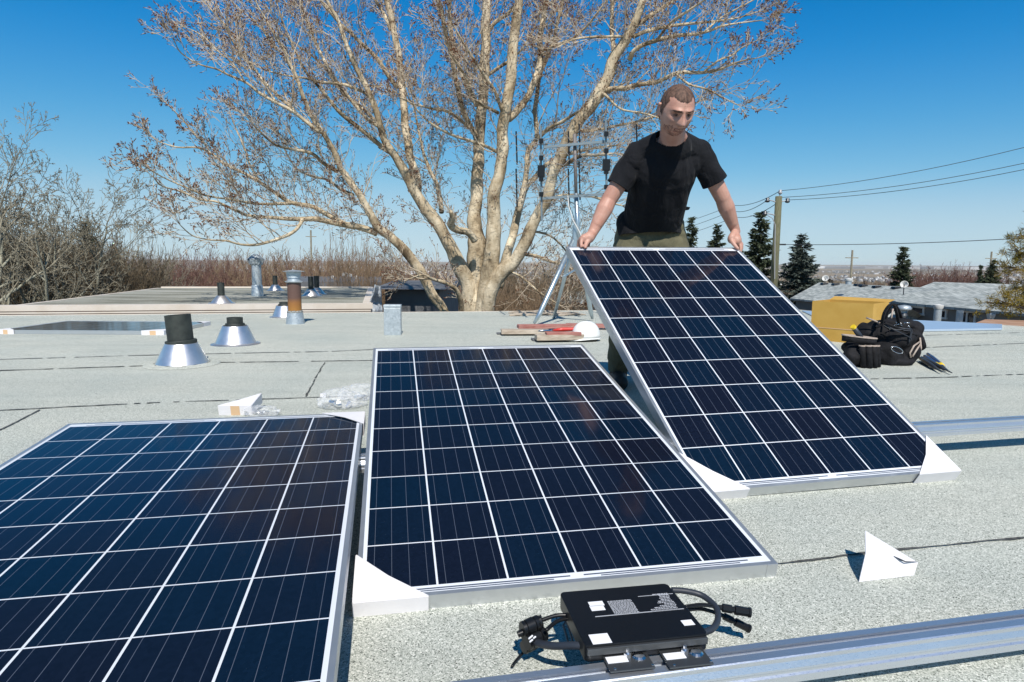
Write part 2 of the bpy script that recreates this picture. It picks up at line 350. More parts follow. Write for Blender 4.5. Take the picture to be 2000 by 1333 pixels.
# ground
mt = mat('dry_ground', (0.2, 0.16, 0.1), 0.95, spec=0.1); t = NT(mt); v = t.coord()
a = t.ramp(t.noise(t.mapping(v, (1, 1, 1)), 0.0012, 9, 0.62), [(0.36, (0.12, 0.095, 0.06)), (0.5, (0.20, 0.155, 0.10)), (0.62, (0.30, 0.22, 0.13))])
b = t.ramp(t.noise(v, 0.05, 8, 0.65), [(0.35, 0.6), (0.65, 1.2)]); t.col(t.mix(1.0, a, b, 'MULTIPLY')); M['ground'] = mt
mt = mat('town_walls', (0.5, 0.5, 0.5), 0.8); t = NT(mt); 
gi = t.n('NewGeometry'); t.col(t.ramp(gi.outputs['Random Per Island'], [(0.0, (0.12, 0.12, 0.13)), (0.45, (0.24, 0.23, 0.22)), (0.7, (0.42, 0.41, 0.40)), (1.0, (0.75, 0.74, 0.72))])); M['town'] = mt
M['farwood'] = twigm('far_trees', (0.09, 0.07, 0.05), (0.16, 0.12, 0.09))
#@@PART2
# ------------------------------------------------------------------ terrain
def gz(x, y):
    r = math.hypot(x, y)
    ks = [(0, -3.4), (30, -3.5), (60, -4.6), (150, -10), (600, -30), (1500, -58), (3200, -66), (6000, -52), (9000, -22), (13000, 2.5), (20000, 6)]
    for (a, za), (b, zb) in zip(ks, ks[1:]):
        if r <= b:
            k = (r - a) / (b - a); z = za + (zb - za) * k; break
    else: z = 6
    amp = min(1, r / 3000) * 9
    return z + amp * noise.noise(Vector((x / 1900, y / 1900, 0.3))) + min(1, r / 400) * 2.0 * noise.noise(Vector((x / 300, y / 300, 2)))
NA = 160; radii = [0, 8, 20, 35, 60, 100, 150] + [150 * 1.12 ** i for i in range(1, 43)]
vs = [(0, 0, gz(0, 0))]; fs = []
for r in radii[1:]:
    for k in range(NA):
        a = 2 * math.pi * k / NA; x, y = r * math.sin(a), r * math.cos(a); vs.append((x, y, gz(x, y)))
for k in range(NA): fs.append((0, 1 + (k + 1) % NA, 1 + k))
for i in range(len(radii) - 2):
    for k in range(NA):
        k2 = (k + 1) % NA; a = 1 + i * NA
        fs.append((a + k, a + k2, a + NA + k2, a + NA + k))
me = bpy.data.meshes.new('ground'); me.from_pydata(vs, [], fs)
tag(link('ground', me, None, M['ground'], True), kind='structure')

# ------------------------------------------------------------------ distant town (nobody could count it)
def boxes_np(name, C_, S_, A_, mt, roofh=0.0):
    n = len(C_); sg = np.array([(-1, -1), (1, -1), (1, 1), (-1, 1)], float)
    ca, sa = np.cos(A_), np.sin(A_)
    V = np.zeros((n, 8, 3))
    for j in range(4):
        dx = sg[j, 0] * S_[:, 0] / 2; dy = sg[j, 1] * S_[:, 1] / 2
        V[:, j, 0] = V[:, j + 4, 0] = C_[:, 0] + dx * ca - dy * sa; V[:, j, 1] = V[:, j + 4, 1] = C_[:, 1] + dx * sa + dy * ca
        V[:, j, 2] = C_[:, 2] - 2; V[:, j + 4, 2] = C_[:, 2] + S_[:, 2]
    if roofh:   # gabled: pull the two top edges together at ridge height
        r = V[:, 4:8].copy(); mid1 = (r[:, 0] + r[:, 3]) / 2; mid2 = (r[:, 1] + r[:, 2]) / 2
        V2 = np.zeros((n, 10, 3)); V2[:, :8] = V; V2[:, 8] = mid1 + [0, 0, roofh]; V2[:, 9] = mid2 + [0, 0, roofh]
        fa = [(0, 1, 5, 4), (1, 2, 6, 5), (2, 3, 7, 6), (3, 0, 4, 7), (4, 5, 9, 8), (6, 7, 8, 9), (7, 4, 8), (5, 6, 9)]; nv = 10; V = V2
    else:
        fa = [(0, 1, 5, 4), (1, 2, 6, 5), (2, 3, 7, 6), (3, 0, 4, 7), (4, 5, 6, 7)]; nv = 8
    F_ = [tuple(i + k * nv for i in f) for k in range(n) for f in fa]
    me = bpy.data.meshes.new(name); me.from_pydata(V.reshape(-1, 3).tolist(), [], F_); return link(name, me, None, mt)
rs = np.random.RandomState(3)
C_, S_, A_ = [], [], []
for i in range(7000):
    r = 520 * (6000 / 520) ** (rs.rand() ** 0.8); a = R(-44 + 88 * rs.rand())
    if noise.noise(Vector((r * math.sin(a) / 700, r * math.cos(a) / 700, 5))) < -0.12: continue
    x, y = r * math.sin(a), r * math.cos(a); C_.append((x, y, gz(x, y))); s_ = 8 + 7 * rs.rand(); big = rs.rand() < 0.02
    S_.append((s_ * (3.5 if big else 1), s_ * .8, 4 + 3 * rs.rand())); A_.append(rs.rand() * .6 + (1.57 if rs.rand() < .5 else 0))
for i in range(60):
    a = R(24 + 18 * rs.rand()); r = 7600 + 500 * rs.rand(); x, y = r * math.sin(a), r * math.cos(a)
    C_.append((x, y, gz(x, y))); S_.append((140 + 160 * rs.rand(), 60, 22)); A_.append(-a)
tag(boxes_np('distant_town', np.array(C_), np.array(S_), np.array(A_), M['town'], 2.2), 'pale houses and long white sheds spread over the far valley below the horizon', 'town', kind='stuff')

# ------------------------------------------------------------------ branching plants
def seg_mesh(name, S, ns=3):
    """S: (k,8) p0 p1 r0 r1 -> prisms"""
    S = np.asarray(S, float); k = len(S); p0 = S[:, 0:3]; p1 = S[:, 3:6]; d = p1 - p0
    L = np.linalg.norm(d, axis=1, keepdims=True) + 1e-9; d = d / L
    ref = np.where(np.abs(d[:, 2:3]) < 0.9, np.array([[0, 0, 1.0]]), np.array([[1.0, 0, 0]]))
    u = np.cross(d, ref); u /= np.linalg.norm(u, axis=1, keepdims=True) + 1e-9; w = np.cross(d, u)
    V = np.zeros((k, 2 * ns, 3))
    for j in range(ns):
        a = 2 * math.pi * j / ns; o = u * math.cos(a) + w * math.sin(a)
        V[:, j] = p0 + o * S[:, 6:7]; V[:, ns + j] = p1 + o * S[:, 7:8]
    base = (np.arange(k) * 2 * ns)[:, None, None]
    fq = np.array([[j, (j + 1) % ns, ns + (j + 1) % ns, ns + j] for j in range(ns)])[None] + base
    fq = fq.reshape(-1, 4)
    me = bpy.data.meshes.new(name)
    me.vertices.add(k * 2 * ns); me.vertices.foreach_set('co', V.reshape(-1))
    nf = len(fq); me.loops.add(nf * 4); me.loops.foreach_set('vertex_index', fq.reshape(-1))
    me.polygons.add(nf); me.polygons.foreach_set('loop_start', np.arange(nf) * 4)
    me.polygons.foreach_set('use_smooth', np.ones(nf, bool))
    me.update(calc_edges=True); me.validate(); return me
def tri_mesh(name, P):   # P (k,3,3)
    P = np.asarray(P, float); k = len(P); me = bpy.data.meshes.new(name)
    me.vertices.add(k * 3); me.vertices.foreach_set('co', P.reshape(-1)); me.loops.add(k * 3); me.loops.foreach_set('vertex_index', np.arange(k * 3))
    me.polygons.add(k); me.polygons.foreach_set('loop_start', np.arange(k) * 3); me.update(calc_edges=True); return me
def buds_mesh(name, B, scale=1.0):   # B list of (pos, dir, len)
    B = np.asarray(B, float); k = len(B); p = B[:, :3]; d = B[:, 3:6]; L = B[:, 6:7] * scale
    ref = np.array([[0.3, 0.2, 0.93]]); u = np.cross(d, ref); u /= np.linalg.norm(u, axis=1, keepdims=True) + 1e-9; w = np.cross(d, u)
    r = L * 0.20; V = np.zeros((k, 5, 3)); V[:, 0] = p - d * L * .1; V[:, 4] = p + d * L
    for j in range(3):
        a = 2 * math.pi * j / 3; V[:, 1 + j] = p + d * L * 0.4 + (u * math.cos(a) + w * math.sin(a)) * r
    fa = np.array([(0, 2, 1), (0, 3, 2), (0, 1, 3), (4, 1, 2), (4, 2, 3), (4, 3, 1)])[None] + (np.arange(k) * 5)[:, None, None]
    fa = fa.reshape(-1, 3); me = bpy.data.meshes.new(name); me.vertices.add(k * 5); me.vertices.foreach_set('co', V.reshape(-1))
    me.loops.add(fa.size); me.loops.foreach_set('vertex_index', fa.reshape(-1)); me.polygons.add(len(fa)); me.polygons.foreach_set('loop_start', np.arange(len(fa)) * 3)
    me.update(calc_edges=True); return me
def rv(g): return Vector((g.gauss(0, 1), g.gauss(0, 1), g.gauss(0, 1)))
def grow(g, p, d, L, r, lv, segs, buds, P):
    """one branch as a bent polyline with side branches; lv counts down to 0"""
    n = max(2, int(L / P['step'][lv])); st = L / n; d = d.normalized()
    kids = P['kids'][lv] if lv > 0 else 0
    rate = kids / n; acc = g.random() * 0.5
    for i in range(n):
        k = (i + 1) / n; r1 = max(P['rmin'], r * (1 - 0.75 * k))
        r0 = max(P['rmin'], r * (1 - 0.75 * i / n))
        d = (d + rv(g) * P['wob'] + UP * P['up'][lv]).normalized()
        q = p + d * st; segs.append((*p, *q, r0, r1)); p = q
        if lv > 0 and k > P.get('bare', [0.1] * 6)[lv]:
            acc += rate
            while acc > 1 or (acc > 0.2 and i == n - 1):
                acc -= 1
                side = rv(g); side = (side - d * side.dot(d)).normalized()
                ang = P['ang'] * g.uniform(0.6, 1.3)
                cd_ = (d * math.cos(ang) + side * math.sin(ang))
                cl = L * P['ratio'] * g.uniform(0.55, 1.2) * (1.15 - 0.5 * k)
                grow(g, p.copy(), cd_, cl, max(P['rmin'], r1 * 0.65), lv - 1, segs, buds, P)
    if buds is not None and lv <= 1 and g.random() < .72:
        buds.append((*p, *d, g.uniform(0.7, 1.3)))
        if lv == 0 and g.random() < 0.4:
            dd = (d + rv(g) * 0.5).normalized(); buds.append((*(p - d * st * 0.6), *dd, g.uniform(0.6, 1.0)))
def catmull(pts, sub=4):
    out = []
    n = len(pts)
    for i in range(n - 1):
        a = pts[max(i - 1, 0)]; b = pts[i]; c = pts[i + 1]; d = pts[min(i + 2, n - 1)]
        for k in range(sub):
            t_ = k / sub
            out.append([0.5 * (2 * b[j] + (c[j] - a[j]) * t_ + (2 * a[j] - 5 * b[j] + 4 * c[j] - d[j]) * t_ * t_ + (3 * b[j] - a[j] - 3 * c[j] + d[j]) * t_ ** 3) for j in range(len(b))])
    out.append(list(pts[-1])); return out

# ------------------------------------------------------------------ the big poplar behind the roof edge
TY = 12.6
def L(s, y0=0, y1=0): return [tuple(float(q) for q in a.split(',')) for a in s.split()], y0, y1
limbs = [
 L('930,760,28 930,690,26 932,640,25 932,600,23 930,560,21 931,520,20 932,490,22 931,465,18 930,440,9', 0, 0),
 L('908,640,16 912,600,16 915,565,16 906,538,16 892,506,15 878,478,14 858,444,13 834,408,12 815,382,11 801,353,10 782,322,8.5 772,305,8 754,276,7 744,247,6.5 734,216,6 722,187,5.6 708,156,5.2 694,130,4.8 682,101,4.4 670,70,4 658,36,3.6 643,10,3.2 622,-40,2.2', 0, -1.2),
 L('815,384,9 814,362,8.5 813,343,8 800,308,8 797,283,8 792,252,7.5 789,216,7 785,168,7 780,134,6.5 777,96,6 770,65,6 765,31,6 756,0,5.5 745,-60,4', 0, 1.2),
 L('763,58,4 749,26,3.5 730,-5,3 705,-50,2', 1, 1.6),
 L('778,173,4.2 754,142,4 735,115,4 703,82,3.5 689,67,3.5 665,46,3 648,26,3 629,5,2.6 605,-30,1.8', .6, .1),
 L('761,297,5 725,269,5 691,242,4.5 665,221,4 643,197,3.6 619,166,3.2 600,144,2.8 585,118,2.4 570,85,2 555,50,1.7 540,5,1.3', -.2, -1.6),
 L('744,250,4 715,230,4 682,192,3.6 658,158,3.2 631,115,3 614,77,2.6 600,43,2.2 585,0,1.8 570,-40,1.3', -.2, .6),
 L('722,186,3.4 682,168,3.2 655,163,2.8 624,161,2.5 600,154,2.2 560,148,1.8 520,138,1.4 480,118,1', -.6, -1.4),
 L('875,650,15 868,610,10 845,575,10 820,530,10 790,488,9.5 760,462,9 740,448,9 722,415,7.5 700,378,6.8 668,335,6 660,316,5.5 648,290,5 629,259,4.6 610,229,4.2 599,202,4 590,180,3.6 580,150,3.2 565,122,2.8 555,97,2.5 539,75,2.2 520,40,1.8 500,5,1.4 485,-30,1', -.3, -2),
 L('629,259,3.6 617,255,3.5 576,221,3.3 542,202,3 505,180,2.7 479,161,2.4 445,146,2 422,135,1.8 392,127,1.5 355,105,1.2 342,84,.9', -1.4, -2.6),
 L('576,221,3.2 569,210,3.2 542,187,3 516,161,2.7 490,127,2.4 460,90,2 441,52,1.8 422,30,1.5 396,0,1.2', -1.5, -1.2),
 L('660,335,4 632,319,3.6 610,300,3.2 572,292,2.7 542,285,2.2 512,262,1.7 490,238,1.2', -.9, -1.9),
 L('737,456,7 692,442,6 662,437,5.5 617,429,5 587,427,4.5 542,426,3.5 490,422,3 456,409,2.5 422,394,2.2 392,390,2 355,375,1.8 317,364,1.5 300,347,1.1', -.6, -2.4),
 L('692,443,5 677,439,5 640,420,5 610,405,4.5 569,396,4 535,375,3.5 505,354,3.2 475,337,3 441,322,2.7 411,300,2.3 385,289,2 347,288,1.5 308,277,1.1', -.7, -1.6),
 L('411,300,2 398,280,1.8 380,262,1.5 358,236,1.2 328,205,.9', -1.5, -1.3),
 L('569,396,3.5 520,399,3 482,396,2.7 449,390,2.3 404,382,2 355,363,1.6 315,345,1.3 282,325,1', -1.1, -3),
 L('591,427,4 576,450,3.5 550,465,3 505,478,2.5 471,478,2 441,470,1.8 411,469,1.4 377,461,1.2 352,440,.9', -1.2, -2.8),
 L('863,415,5 858,384,4.5 851,355,4 837,329,3.6 827,300,3 820,265,2.4 812,225,1.8 806,190,1.2', .4, 1.5),
 L('932,475,18 926,440,15 926,420,14 930,384,13 933,348,12 936,314,11.5 936,290,11 938,240,10.5 943,192,10 946,144,10 948,96,9.5 948,48,9 951,0,8 955,-70,6', 0, .5),
 L('930,266,5.5 910,228,5.2 898,192,5 890,149,5 883,110,4.6 871,65,4.2 862,24,4 854,-5,3.5 842,-55,2.5', .1, -1.2),
 L('931,206,5 914,173,4.6 898,137,4.2 886,96,4 880,60,4 878,20,3.5 882,-40,2.5', .2, .9),
 L('922,255,3.6 898,233,3.2 869,216,2.8 840,211,2.2 809,204,1.6 780,190,1.1', 0, -1.6),
 L('975,300,3.4 931,279,3.2 883,264,2.6 840,240,2 804,202,1.5 790,170,1', -.3, -1.4),
 L('955,146,3.6 979,130,3.2 1000,116,2.8 1020,96,2.2 1035,70,1.6 1050,40,1.2', .4, 0),
 L('955,62,4 968,45,4 992,27,3.6 1010,5,3', .5, .2),
 L('940,615,14 948,575,17 955,540,18 960,505,17 962,485,16 964,454,15 966,415,13.5 966,379,12.5 974,343,12 981,300,12 981,252,11.5 989,209,11 996,163,10.5 1001,115,10 1003,72,9.5 1008,36,9 1015,0,8 1025,-70,6', -.2, -.6),
 L('994,232,7.5 1020,206,7 1037,178,6.5 1049,149,6.2 1056,108,6 1054,72,5.6 1061,36,5.2 1066,0,4.8 1076,-60,3.5', -.3, .8),
 L('981,217,3.4 967,180,3.2 950,154,3 931,125,2.7 912,96,2.4 898,72,1.8 880,40,1.2', -.5, -1.5),
 L('974,222,3.4 931,197,3 912,156,2.7 898,132,2.2 880,105,1.6 868,70,1.1', -.5, -2),
 L('1054,98,3.2 1068,96,3 1092,86,2.7 1116,77,2.4 1147,50,2 1164,29,1.7 1190,-5,1.3', .2, -.8),
 L('1045,160,4 1062,120,3.4 1078,85,3 1088,50,2.6 1098,10,2.2 1105,-40,1.6', .2, 1.2),
 L('972,560,12 986,511,9.5 998,473,8.5 1005,444,8 1014,405,7 1021,379,6.4 1031,360,5.8 1046,348,5 1065,325,4.6 1090,308,4 1120,299,3.2 1160,290,2.4 1200,285,1.6', .3, 1.6),
 L('1012,413,6 1022,365,5.6 1029,324,5 1032,295,5 1049,271,4.6 1046,240,4.4 1044,216,4.2 1049,180,4 1056,144,3.4 1070,110,2.8 1082,70,2.2 1090,30,1.6', .4, 1.4),
 L('1048,272,4 1073,250,3.6 1097,238,3.4 1123,223,3 1150,208,2.4 1180,188,1.8 1210,170,1.2', .6, -.8),
 L('948,660,18 950,609,16 958,572,16 981,530,16 1009,506,13.5 1024,478,12.5 1036,449,11.5 1053,415,11 1065,394,10.5 1074,360,10.5 1084,330,11 1097,305,11.5 1109,274,12 1128,238,12 1152,209,12 1171,175,11.5 1188,144,11 1200,110,10.5 1219,82,9.5 1236,55,8.5 1248,24,7.5 1256,-5,6.5 1270,-60,5', -.2, -1.4),
 L('1062,396,5 1094,384,4.2 1122,382,3.8 1156,384,3 1185,395,2.2 1215,402,1.5', -.3, -1),
 L('1080,330,5 1110,318,4.5 1135,305,3.6 1165,303,2.8 1200,300,2', -.4, -1.6),
 L('1174,180,5.5 1198,173,5 1222,173,4.8 1248,166,4.5 1287,160,4 1321,144,3.6 1374,142,3 1410,134,2.4 1435,124,1.9 1455,118,1.5 1478,114,1', -1, -2.4),
 L('1374,142,2.2 1400,120,2 1430,108,1.6 1450,93,1.2 1478,80,.9', -2, -2.2),
 L('1321,145,2.5 1345,165,2.2 1380,175,1.8 1410,190,1.4 1440,205,1', -1.8, -3),
 L('1231,117,5 1236,103,5 1255,89,4.6 1284,79,4.2 1318,71,3.8 1374,64,3 1410,52,2.4 1450,45,1.6 1488,40,1', -1.1, -2),
 L('1236,72,4.2 1260,62,4 1284,57,3.6 1320,50,3 1370,45,2.4 1430,38,1.8 1480,24,1.1', -1.2, -.4),
 L('1222,72,2.6 1188,72,2.4 1140,74,2 1116,79,1.6 1090,92,1', -1.2, -2),
 L('1200,112,5 1197,80,4.5 1194,50,4 1196,20,3.5 1200,-30,2.6', -1, .2),
 L('1236,57,4.6 1262,36,4 1290,18,3.6 1330,-10,3 1370,-50,2', -1.2, -.2),
 L('1284,79,3 1310,45,2.7 1350,18,2.3 1400,-15,1.8', -1.5, -2.6),
 L('1374,64,2.3 1410,34,2 1450,12,1.6 1490,-10,1.1', -1.9, -1.3),
 L('1118,248,5 1140,256,3.6 1164,254,3 1198,247,2.7 1236,240,2.4 1272,230,2 1310,222,1.5 1350,205,1', -1, -.2),
 L('1166,176,4 1186,190,2.6 1202,206,2.3 1219,216,2 1260,222,1.6 1300,236,1.1', -1, -2),
 L('925,470,7 914,456,7 894,451,7 880,440,7.5 884,425,6 880,412,4', -.6, -1.2),
 L('1024,497,4 1048,501,3.4 1074,511,2.8 1108,521,2.2 1140,545,1.4', -.2, -1.5),
 L('1000,533,2.4 1019,542,2.2 1041,561,2 1060,576,1.7 1096,598,1.2', -.4, -2),
 L('1040,452,2.4 1074,461,2 1103,487,1.6 1120,520,1.1', -.2, .8),
 L('895,640,7 901,609,5 899,583,5 890,564,4 868,552,3.5 844,545,3 825,537,2 800,545,1.3', -.4, -1.4),
 L('690,382,3.4 668,372,3 640,352,2.6 610,345,2.2 580,330,1.8 560,300,1.4 548,268,1', -.9, .6),
 L('505,354,2.2 488,320,2 478,290,1.7 462,255,1.3 450,225,.9', -1.2, -.6),
 L('745,249,3.4 700,205,3 668,180,2.6 640,140,2.2 610,110,1.9 575,85,1.5 545,60,1.2', 0, 1),
 L('542,203,2.2 520,172,2 500,140,1.7 470,128,1.4 440,105,1.1 405,90,.9', -1.8, -.8),
 L('479,162,1.8 455,125,1.6 425,100,1.4 395,70,1.2 365,55,.9', -2.2, -2),
 L('590,180,2.4 560,120,2 530,85,1.7 505,50,1.4 470,20,1.2 440,-10,1', -1.2, .3),
]
tree = empty('poplar_tree', D(930, 690, TY).to_tuple()[:2] + (-3.5,), 'huge leafless poplar with pale forking trunks and red-brown buds behind the roof edge', 'tree')
tb = Vector(tree.location)
def tip_f(p):
    c = Wm.transposed() @ (p - CAM); x = 1000 + F * c.x / c.z
    return max(.35, min(1, (x - 300) / 260 + .25, (1480 - x) / 200 + .3))
g = random.Random(11)
tm = MB(); segs = []; buds = []
PB = dict(step=[0.07, 0.08, 0.10, 0.13], kids=[0, 4.5, 6.0, 7.0], rmin=0.0034, wob=0.16, up=[0.05, 0.06, 0.05, 0.04], ang=0.62, ratio=0.50)
for li, (pts, y0, y1) in enumerate(limbs):
    n = len(pts); q = []
    for i, (x, y, hw) in enumerate(pts):
        P_, s = DP(x, y, TY + y0 + (y1 - y0) * i / (n - 1)); q.append((*(P_ - tb), (hw if hw < 9 else 9 + (hw - 9) * .82) * s))
    q = catmull(q, 4)
    # bark lumps and slight crookedness
    q2 = []
    for i, a in enumerate(q):
        v_ = Vector(a[:3]); nz = noise.noise_vector(v_ * 2.3 + Vector((li * 7, 0, 0)))
        rr_ = max(a[3], 0.004); v2 = v_ + nz * min(rr_ * 0.5, 0.03)
        q2.append((v2, rr_ * (1 + 0.13 * noise.noise(v_ * 5 + Vector((li, 3, 0))))))
    tm.tube([a for a, _ in q2], [b for _, b in q2], 10 if q2[0][1] > 0.06 else 6)
    # side branches; the crown is dense above, thin near the trunks
    acc = g.random()
    for i in range(1, len(q2)):
        p_, r_ = q2[i]; pm = q2[i - 1][0]; ln = (p_ - pm).length; dr = (p_ - pm).normalized()
        if p_.z + tb.z < 1.2 and r_ > 0.05: continue
        dens = 7.2 if r_ < 0.035 else (5.6 if r_ < 0.07 else 3.2)
        acc += ln * dens
        if r_ > .03:     # short water shoots sprouting from the thicker wood
            for _ in range(int(ln * (16 if r_ < .09 else 8) + g.random())):
                sd_ = rv(g); sd_ = (sd_ - dr * sd_.dot(dr)).normalized()
                grow(g, pm.lerp(p_, g.random()) + sd_ * r_ * .8, (sd_ + dr * .6 + UP * .3).normalized(), g.uniform(.08, .32), .0042, 1, segs, buds, PB)
        while acc > 1:
            acc -= 1
            side = rv(g); side.y *= 0.8; side = (side - dr * side.dot(dr)).normalized()
            if side.z < -0.2 and g.random() < .55: side.z = -side.z
            big = r_ > 0.05
            cdn = (dr * g.uniform(0.5, 1.0) + side * g.uniform(0.5, 1.0) + UP * (0.28 if not big else 0.15)).normalized()
            lv = 2 if g.random() < (0.62 if not big else 0.5) else 1
            fx_ = tip_f(p_ + tb); Ln = (g.uniform(0.4, 1.0) if lv == 2 else g.uniform(0.2, 0.55)) * fx_
            if g.random() < 0.12 and r_ > 0.02: lv = 3; Ln = g.uniform(0.9, 1.6) * fx_
            grow(g, p_ + side * r_ * 0.5, cdn, Ln, min(r_ * 0.5, 0.0035 + Ln * 0.0085), lv, segs, buds, PB)
    # tip continues as a fan of twigs
    p_, r_ = q2[-1]; dr = (q2[-1][0] - q2[-3][0]).normalized()
    if r_ < 0.03:
        for k in range(4): grow(g, p_, (dr + rv(g) * 0.3 + UP * .1), g.uniform(0.25, 0.55), r_ * 0.7, 2, segs, buds, PB)
print('poplar segs', len(segs), 'buds', len(buds))
tm.build('trunk', M['bark'], tree, smooth=True)
link('twigs', seg_mesh('twigs', segs, 3), tree, M['twig'])
link('buds', buds_mesh('buds', buds, 0.038), tree, M['bud'])

# ------------------------------------------------------------------ generic bare trees and shrubs
def bare_tree(seed, h, crown, spread=0.6, stems=1, lean=0.12, lv=4, kids=(0, 3, 4, 4, 7), r0=None, rmin=0.0085, up=(0.03, 0.03, 0.04, 0.05, 0.12), ang=0.72, ratio=0.5):
    g = random.Random(seed); S = []; P_ = dict(step=[0.16, 0.18, 0.22, 0.28, 0.4], kids=list(kids), rmin=rmin, wob=0.13, up=list(up), ang=ang, ratio=ratio, bare=[0.1, 0.1, 0.12, 0.15, crown])
    for s in range(stems):
        a = g.uniform(0, 6.28); d = Vector((math.cos(a) * lean * g.uniform(.6, 1.6), math.sin(a) * lean * g.uniform(.6, 1.6), 1))
        grow(g, Vector((math.cos(a), math.sin(a), 0)) * 0.12 * (stems > 1), d, h * g.uniform(.85, 1), r0 or h * 0.016, lv, S, None, P_)
    S = np.array(S); thick = S[:, 6] > max(0.016, h * 0.004)
    return (seg_mesh('trunk', S[thick], 6) if thick.any() else None), seg_mesh('branches', S[~thick], 3)
def shrub(seed, h, w, n=60, rmin=0.006, kids=(0, 3, 5)):
    g = random.Random(seed); S = []; P_ = dict(step=[0.2, 0.22, 0.3], kids=list(kids), rmin=rmin, wob=0.12, up=[0.02, 0.03, 0.04], ang=0.5, ratio=0.42)
    for s in range(n):
        a = g.uniform(0, 6.28); rr_ = math.sqrt(g.random()) * w * .35; lean = g.uniform(0.05, 0.55)
        grow(g, Vector((math.cos(a) * rr_, math.sin(a) * rr_, 0)), Vector((math.cos(a) * lean, math.sin(a) * lean, 1)), h * g.uniform(.6, 1.0), 0.016, 2, S, None, P_)
    return seg_mesh('branches', S, 3)
def place_tree(meshes, mats, loc, label, cat, name='bare_tree', group=None, rz=0.0, sc=1.0, sz=None):
    e = empty(name, loc, label, cat, group); e.rotation_euler = (0, 0, rz); e.scale = (sc, sc, sz or sc)
    for me, nm, mt in zip(meshes, ('trunk', 'branches'), mats):
        if me is None: continue
        if mt.name not in [m_.name for m_ in me.materials if m_]:
            if len(me.materials): me = me.copy(); me.materials.clear()
            me.materials.append(mt)
        o = bpy.data.objects.new(nm, me); COL.objects.link(o); o.parent = e
    return e
def gpt(px, Y):   # ground point under pixel column px at depth Y
    p = D(px, 515, Y); return Vector((p.x, p.y, gz(p.x, p.y)))
asp1 = bare_tree(21, 8.6, 0.22, kids=(0, 4, 6, 8, 18), ratio=0.46)
asp2 = bare_tree(35, 6.8, 0.2, kids=(0, 4, 6, 8, 17), ratio=0.5, ang=0.8)
asp3 = bare_tree(52, 7.0, 0.1, stems=3, lean=0.35, kids=(0, 4, 6, 6, 11), ratio=0.46, ang=0.8)
mp = (M['bark_pale'], M['twig_grey'])
def hmesh(me):
    n = len(me.vertices); c = np.zeros(n * 3); me.vertices.foreach_get('co', c); return float(np.percentile(c.reshape(-1, 3)[:, 2], 99.6))
def px_h(px, ytop, Y):  # height above ground to reach pixel row ytop
    p = D(px, ytop, Y); return p.z - gz(p.x, p.y)
left_trees = [
 (asp1, -70, 16.5, 150, 8.6, 1.2, 'tall pale aspen at the far left edge of the photo, one branch reaching in'),
 (asp2, 62, 19, 235, 6.8, 1.0, 'grey leafless aspen, the taller of two over the left end of the old roof'),
 (asp2, 140, 21, 300, 6.0, 4.0, 'grey leafless aspen with an open fan crown, right of the taller one'),
 (asp3, 20, 18.5, 340, 7.0, 2.0, 'crooked pale multi-stem tree low behind the left end of the old roof'),
 (asp3, 105, 20.0, 370, 7.0, 5.0, 'crooked pale multi-stem tree in front of the dark brush on the left'),
 (asp2, 5, 22, 320, 6.8, 2.6, 'bushy grey aspen crown rising at the very left edge, below the reaching branch'),
 (asp3, 175, 24, 390, 7.0, 3.4, 'bushy olive-grey multi-stem tree at the right end of the left thicket'),
 (asp3, 60, 23, 340, 7.0, 0.7, 'dense twiggy tree behind the taller grey aspen on the left'),
]
for (ms, px, Y, yt, h0, rz, lb), wx in zip(left_trees, (.8, .95, .85, .85, .8, 1.0, .8, 1.0)):
    b = gpt(px, Y); s = px_h(px, yt, Y) / hmesh(ms[1])
    place_tree(ms, mp, b, lb, 'tree', 'aspen_tree', 'bare aspens left of the old roof', rz, s * wx, s)
# brush
sh = [shrub(101, 3.2, 3.0, 70), shrub(102, 3.2, 3.4, 80), shrub(103, 3.0, 3.2, 60, kids=(0, 4, 6))]
dense = shrub(105, 3.2, 4.0, 150, kids=(0, 4, 7))
def put_shrub(ms, px, Y, ytop, h0, mt, lb, cat='shrub', grp=None, name='bare_shrub', wx=1.0):
    b = gpt(px, Y); s = px_h(px, ytop, Y) / hmesh(ms)
    e = place_tree((None, ms), (mt, mt), b, lb, cat, name, grp, rnd.uniform(0, 6), max(s, .4) * wx, max(s, .4)); return e
GB = 'bare brush beyond the old roof'
for i in range(12):
    px = -30 + i * 25 + rnd.uniform(-12, 12); Y = 24 + rnd.uniform(-2, 5)
    put_shrub(dense, px, Y, 440 + i * 5 + rnd.uniform(-8, 16), 3.0, M['twig_brown'], 'dense brown thicket shrub in the brush behind the aspens', 'shrub', GB, wx=.7)
for i in range(9):
    px = 225 + i * 26 + rnd.uniform(-12, 12); Y = 32 + rnd.uniform(0, 10)
    put_shrub(sh[i % 3], px, Y, 500 + rnd.uniform(-10, 12), 3.0, M['twig_red'], 'reddish bare shrub beyond the left rear edge of the old roof', 'shrub', GB, wx=.8)
put_shrub(sh[2], 262, 26, 452, 3.0, M['twig_grey'], 'grey fan-shaped bare shrub standing above the brush beside the old roof', 'shrub', None, wx=.6)
for i in range(10):
    px = 405 + i * 17 + rnd.uniform(-8, 8); Y = 38 + rnd.uniform(0, 10)
    put_shrub(sh[i % 3], px, Y, 506 + rnd.uniform(-18, 12), 3.0, M['twig_tan'], 'tan bare shrub beyond the old roof left of the rusty flue', 'shrub', GB)
for i in range(16):
    px = 570 + i * 17 + rnd.uniform(-8, 8); Y = 30 + rnd.uniform(0, 12)
    put_shrub(sh[i % 3], px, Y, 506 + rnd.uniform(-16, 12), 3.0, M['twig_tan'] if i % 2 else M['twig_red'], 'bare shrub between the rusty flue and the big poplar', 'shrub', GB)
